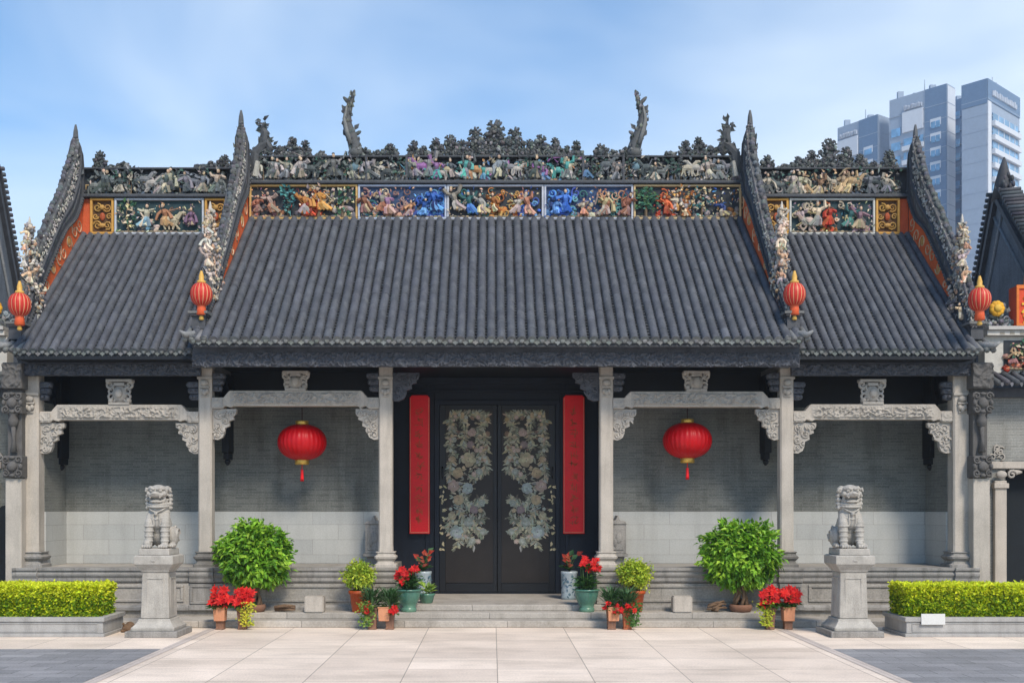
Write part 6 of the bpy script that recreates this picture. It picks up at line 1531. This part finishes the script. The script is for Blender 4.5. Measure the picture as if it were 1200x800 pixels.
def porcelain_pot(px, label, seed, plant):
    y = 21.55; x = PX(px, y); rng = random.Random(seed); t = thing('porcelain_jar', label, 'plant jar', (x, y, FLOOR), 'pale porcelain jars beside the doors')
    MB().lathe([(.15, 0), (.16, .02), (.165, .05), (.16, .06), (.163, .50), (.17, .52), (.172, .56), (.15, .57), (.145, .53)], (0, 0, 0), 26).build('jar', 'porcelain', t, local=True)
    d = MB()
    for i in range(60):
        a = rng.uniform(3.3, 6.1); z = rng.uniform(.08, .48); p = Vector((math.cos(a)*.1645, math.sin(a)*.1645, z)); d.leaf(p, Vector((-math.sin(a)*rng.uniform(-1, 1), math.cos(a)*rng.uniform(-1, 1), rng.uniform(-1, 1))), Vector((math.cos(a), math.sin(a), 0)), .07, .03, jit(rng, (0.07, 0.13, 0.17), .3), .02)
    d.build('painted_leaves', 'plaster', t, local=True)
    MB().lathe([(.145, .50), (.14, .545), (.01, .55)], (0, 0, 0), 16).build('soil', 'soil', t, local=True)
    pt, gr = MB(), MB()
    for i in range(9):
        a = rng.uniform(0, 6.28); h = rng.uniform(.68, .92); r_ = rng.uniform(.04, .16); e = Vector((math.cos(a)*r_, math.sin(a)*r_, h)); gr.tube([(0, 0, .53), e*.5+Vector((0, 0, .3)), e], [.009, .007, .005], 4, (0.07, 0.15, 0.04))
        (pt if i % 2 else gr).leaf(e, Vector((math.cos(a), math.sin(a)-.6, .7)), Vector((0, -.8, .5)), .17, .11, jit(rng, (0.42, 0.05, 0.03) if i % 2 else (0.05, 0.13, 0.05), .3))
        gr.leaf(Vector((0, 0, .58)), Vector((math.cos(a+1), math.sin(a+1)-.3, .5)), Vector((0, 0, 1)), .24, .12, jit(rng, (0.045, 0.12, 0.04), .3))
        pt.leaf(e-Vector((0, 0, .05)), Vector((math.cos(a+2), math.sin(a+2)-.6, .5)), Vector((0, -.8, .5)), .13, .08, jit(rng, (0.40, 0.09, 0.05), .3))
    pt.build('flowers', 'petal', t, local=True); gr.build('leaves', 'leaf', t, local=True)
porcelain_pot(496, 'pale porcelain jar of dark-red lilies left of the doors, half behind the glazed pots', 93, 0)
porcelain_pot(667, 'pale porcelain jar of dark-red lilies right of the doors, dark leaf pattern down its front', 94, 1)
# small green pot with pale leaves
y = 20.7; t = thing('flower_pot', 'small low green pot of broad pale-green leaves on the porch floor', 'flower pot', (PX(500, y), y, FLOOR))
MB().lathe([(.10, 0), (.12, .02), (.15, .14), (.165, .16), (.165, .185), (.14, .19)], (0, 0, 0), 22).build('pot', 'green_pot', t, local=True)
MB().lathe([(.145, .15), (.14, .175), (.01, .18)], (0, 0, 0), 16).build('soil', 'soil', t, local=True)
gr = MB(); rng = random.Random(96)
for i in range(34):
    a = rng.uniform(0, 6.28); gr.leaf(Vector((math.cos(a)*.05, math.sin(a)*.05, .18+rng.uniform(0, .12))), Vector((math.cos(a), math.sin(a)-.2, rng.uniform(.1, 1.1))), Vector((0, -.2, 1)), rng.uniform(.12, .22), rng.uniform(.07, .11), jit(rng, rng.choice(((0.28, 0.40, 0.05), (0.16, 0.28, 0.05))), .25))
gr.build('leaves', 'leaf', t, local=True)
# stone blocks and driftwood on the upper step
for px, lab in ((368.5, 'pale stone block on the step between the big left shrub and the ball plant'), (799.5, 'pale stone block on the step between the ball plant and the big right shrub')):
    y = 20.05; w = 22.5*y/F; h = 19*y/F
    o = MB().box(-w/2, w/2, -.13, .13, 0, h).mesh('stone_block', .018, 2); ob = link_mesh(o, 'stone_block', 'granite'); ob.location = (PX(px, y), y+.06, S2); tag(ob, lab, 'stone block', 'pale stone blocks on the step')
for px, lab, sd in ((334, 'flat piece of driftwood on the step beside the big left shrub', 1), (840, 'small heap of driftwood on the step beside the big right shrub', 2)):
    y = 20.12; rng = random.Random(sd); b = MB()
    for i in range(7 if sd == 1 else 10):
        a = rng.uniform(-.3, .3) if sd == 1 else rng.uniform(-1.2, 1.2); zz_ = .03+.012*i
        p = [Vector((-.2*math.cos(a), rng.uniform(-.06, .06), zz_)), Vector((0, rng.uniform(-.05, .05), zz_+rng.uniform(0, .05))), Vector((.2*math.cos(a), rng.uniform(-.06, .06), zz_+.2*abs(math.sin(a))*.5))]
        b.tube(p, [.02, .03, .014], 6)
    o = link_mesh(b.mesh('driftwood'), 'driftwood', 'wood'); o.location = (PX(px, y), y, S2); tag(o, lab, 'driftwood')

# ------------------------------------------------------------------ air
hm = bpy.data.materials.new('haze_air'); hm.use_nodes = True; hn = hm.node_tree.nodes
hn.remove(hn['Principled BSDF']); pv = hn.new('ShaderNodeVolumePrincipled')
pv.inputs['Color'].default_value = (0.86, 0.93, 1.0, 1); pv.inputs['Density'].default_value = 0.0007; pv.inputs['Anisotropy'].default_value = 0.2
hm.node_tree.links.new(pv.outputs[0], hn['Material Output'].inputs['Volume'])
M['haze_air'] = hm
tag(MB().box(-750, 750, -350, 1250, -1, 95).build('haze', 'haze_air'), kind='stuff')
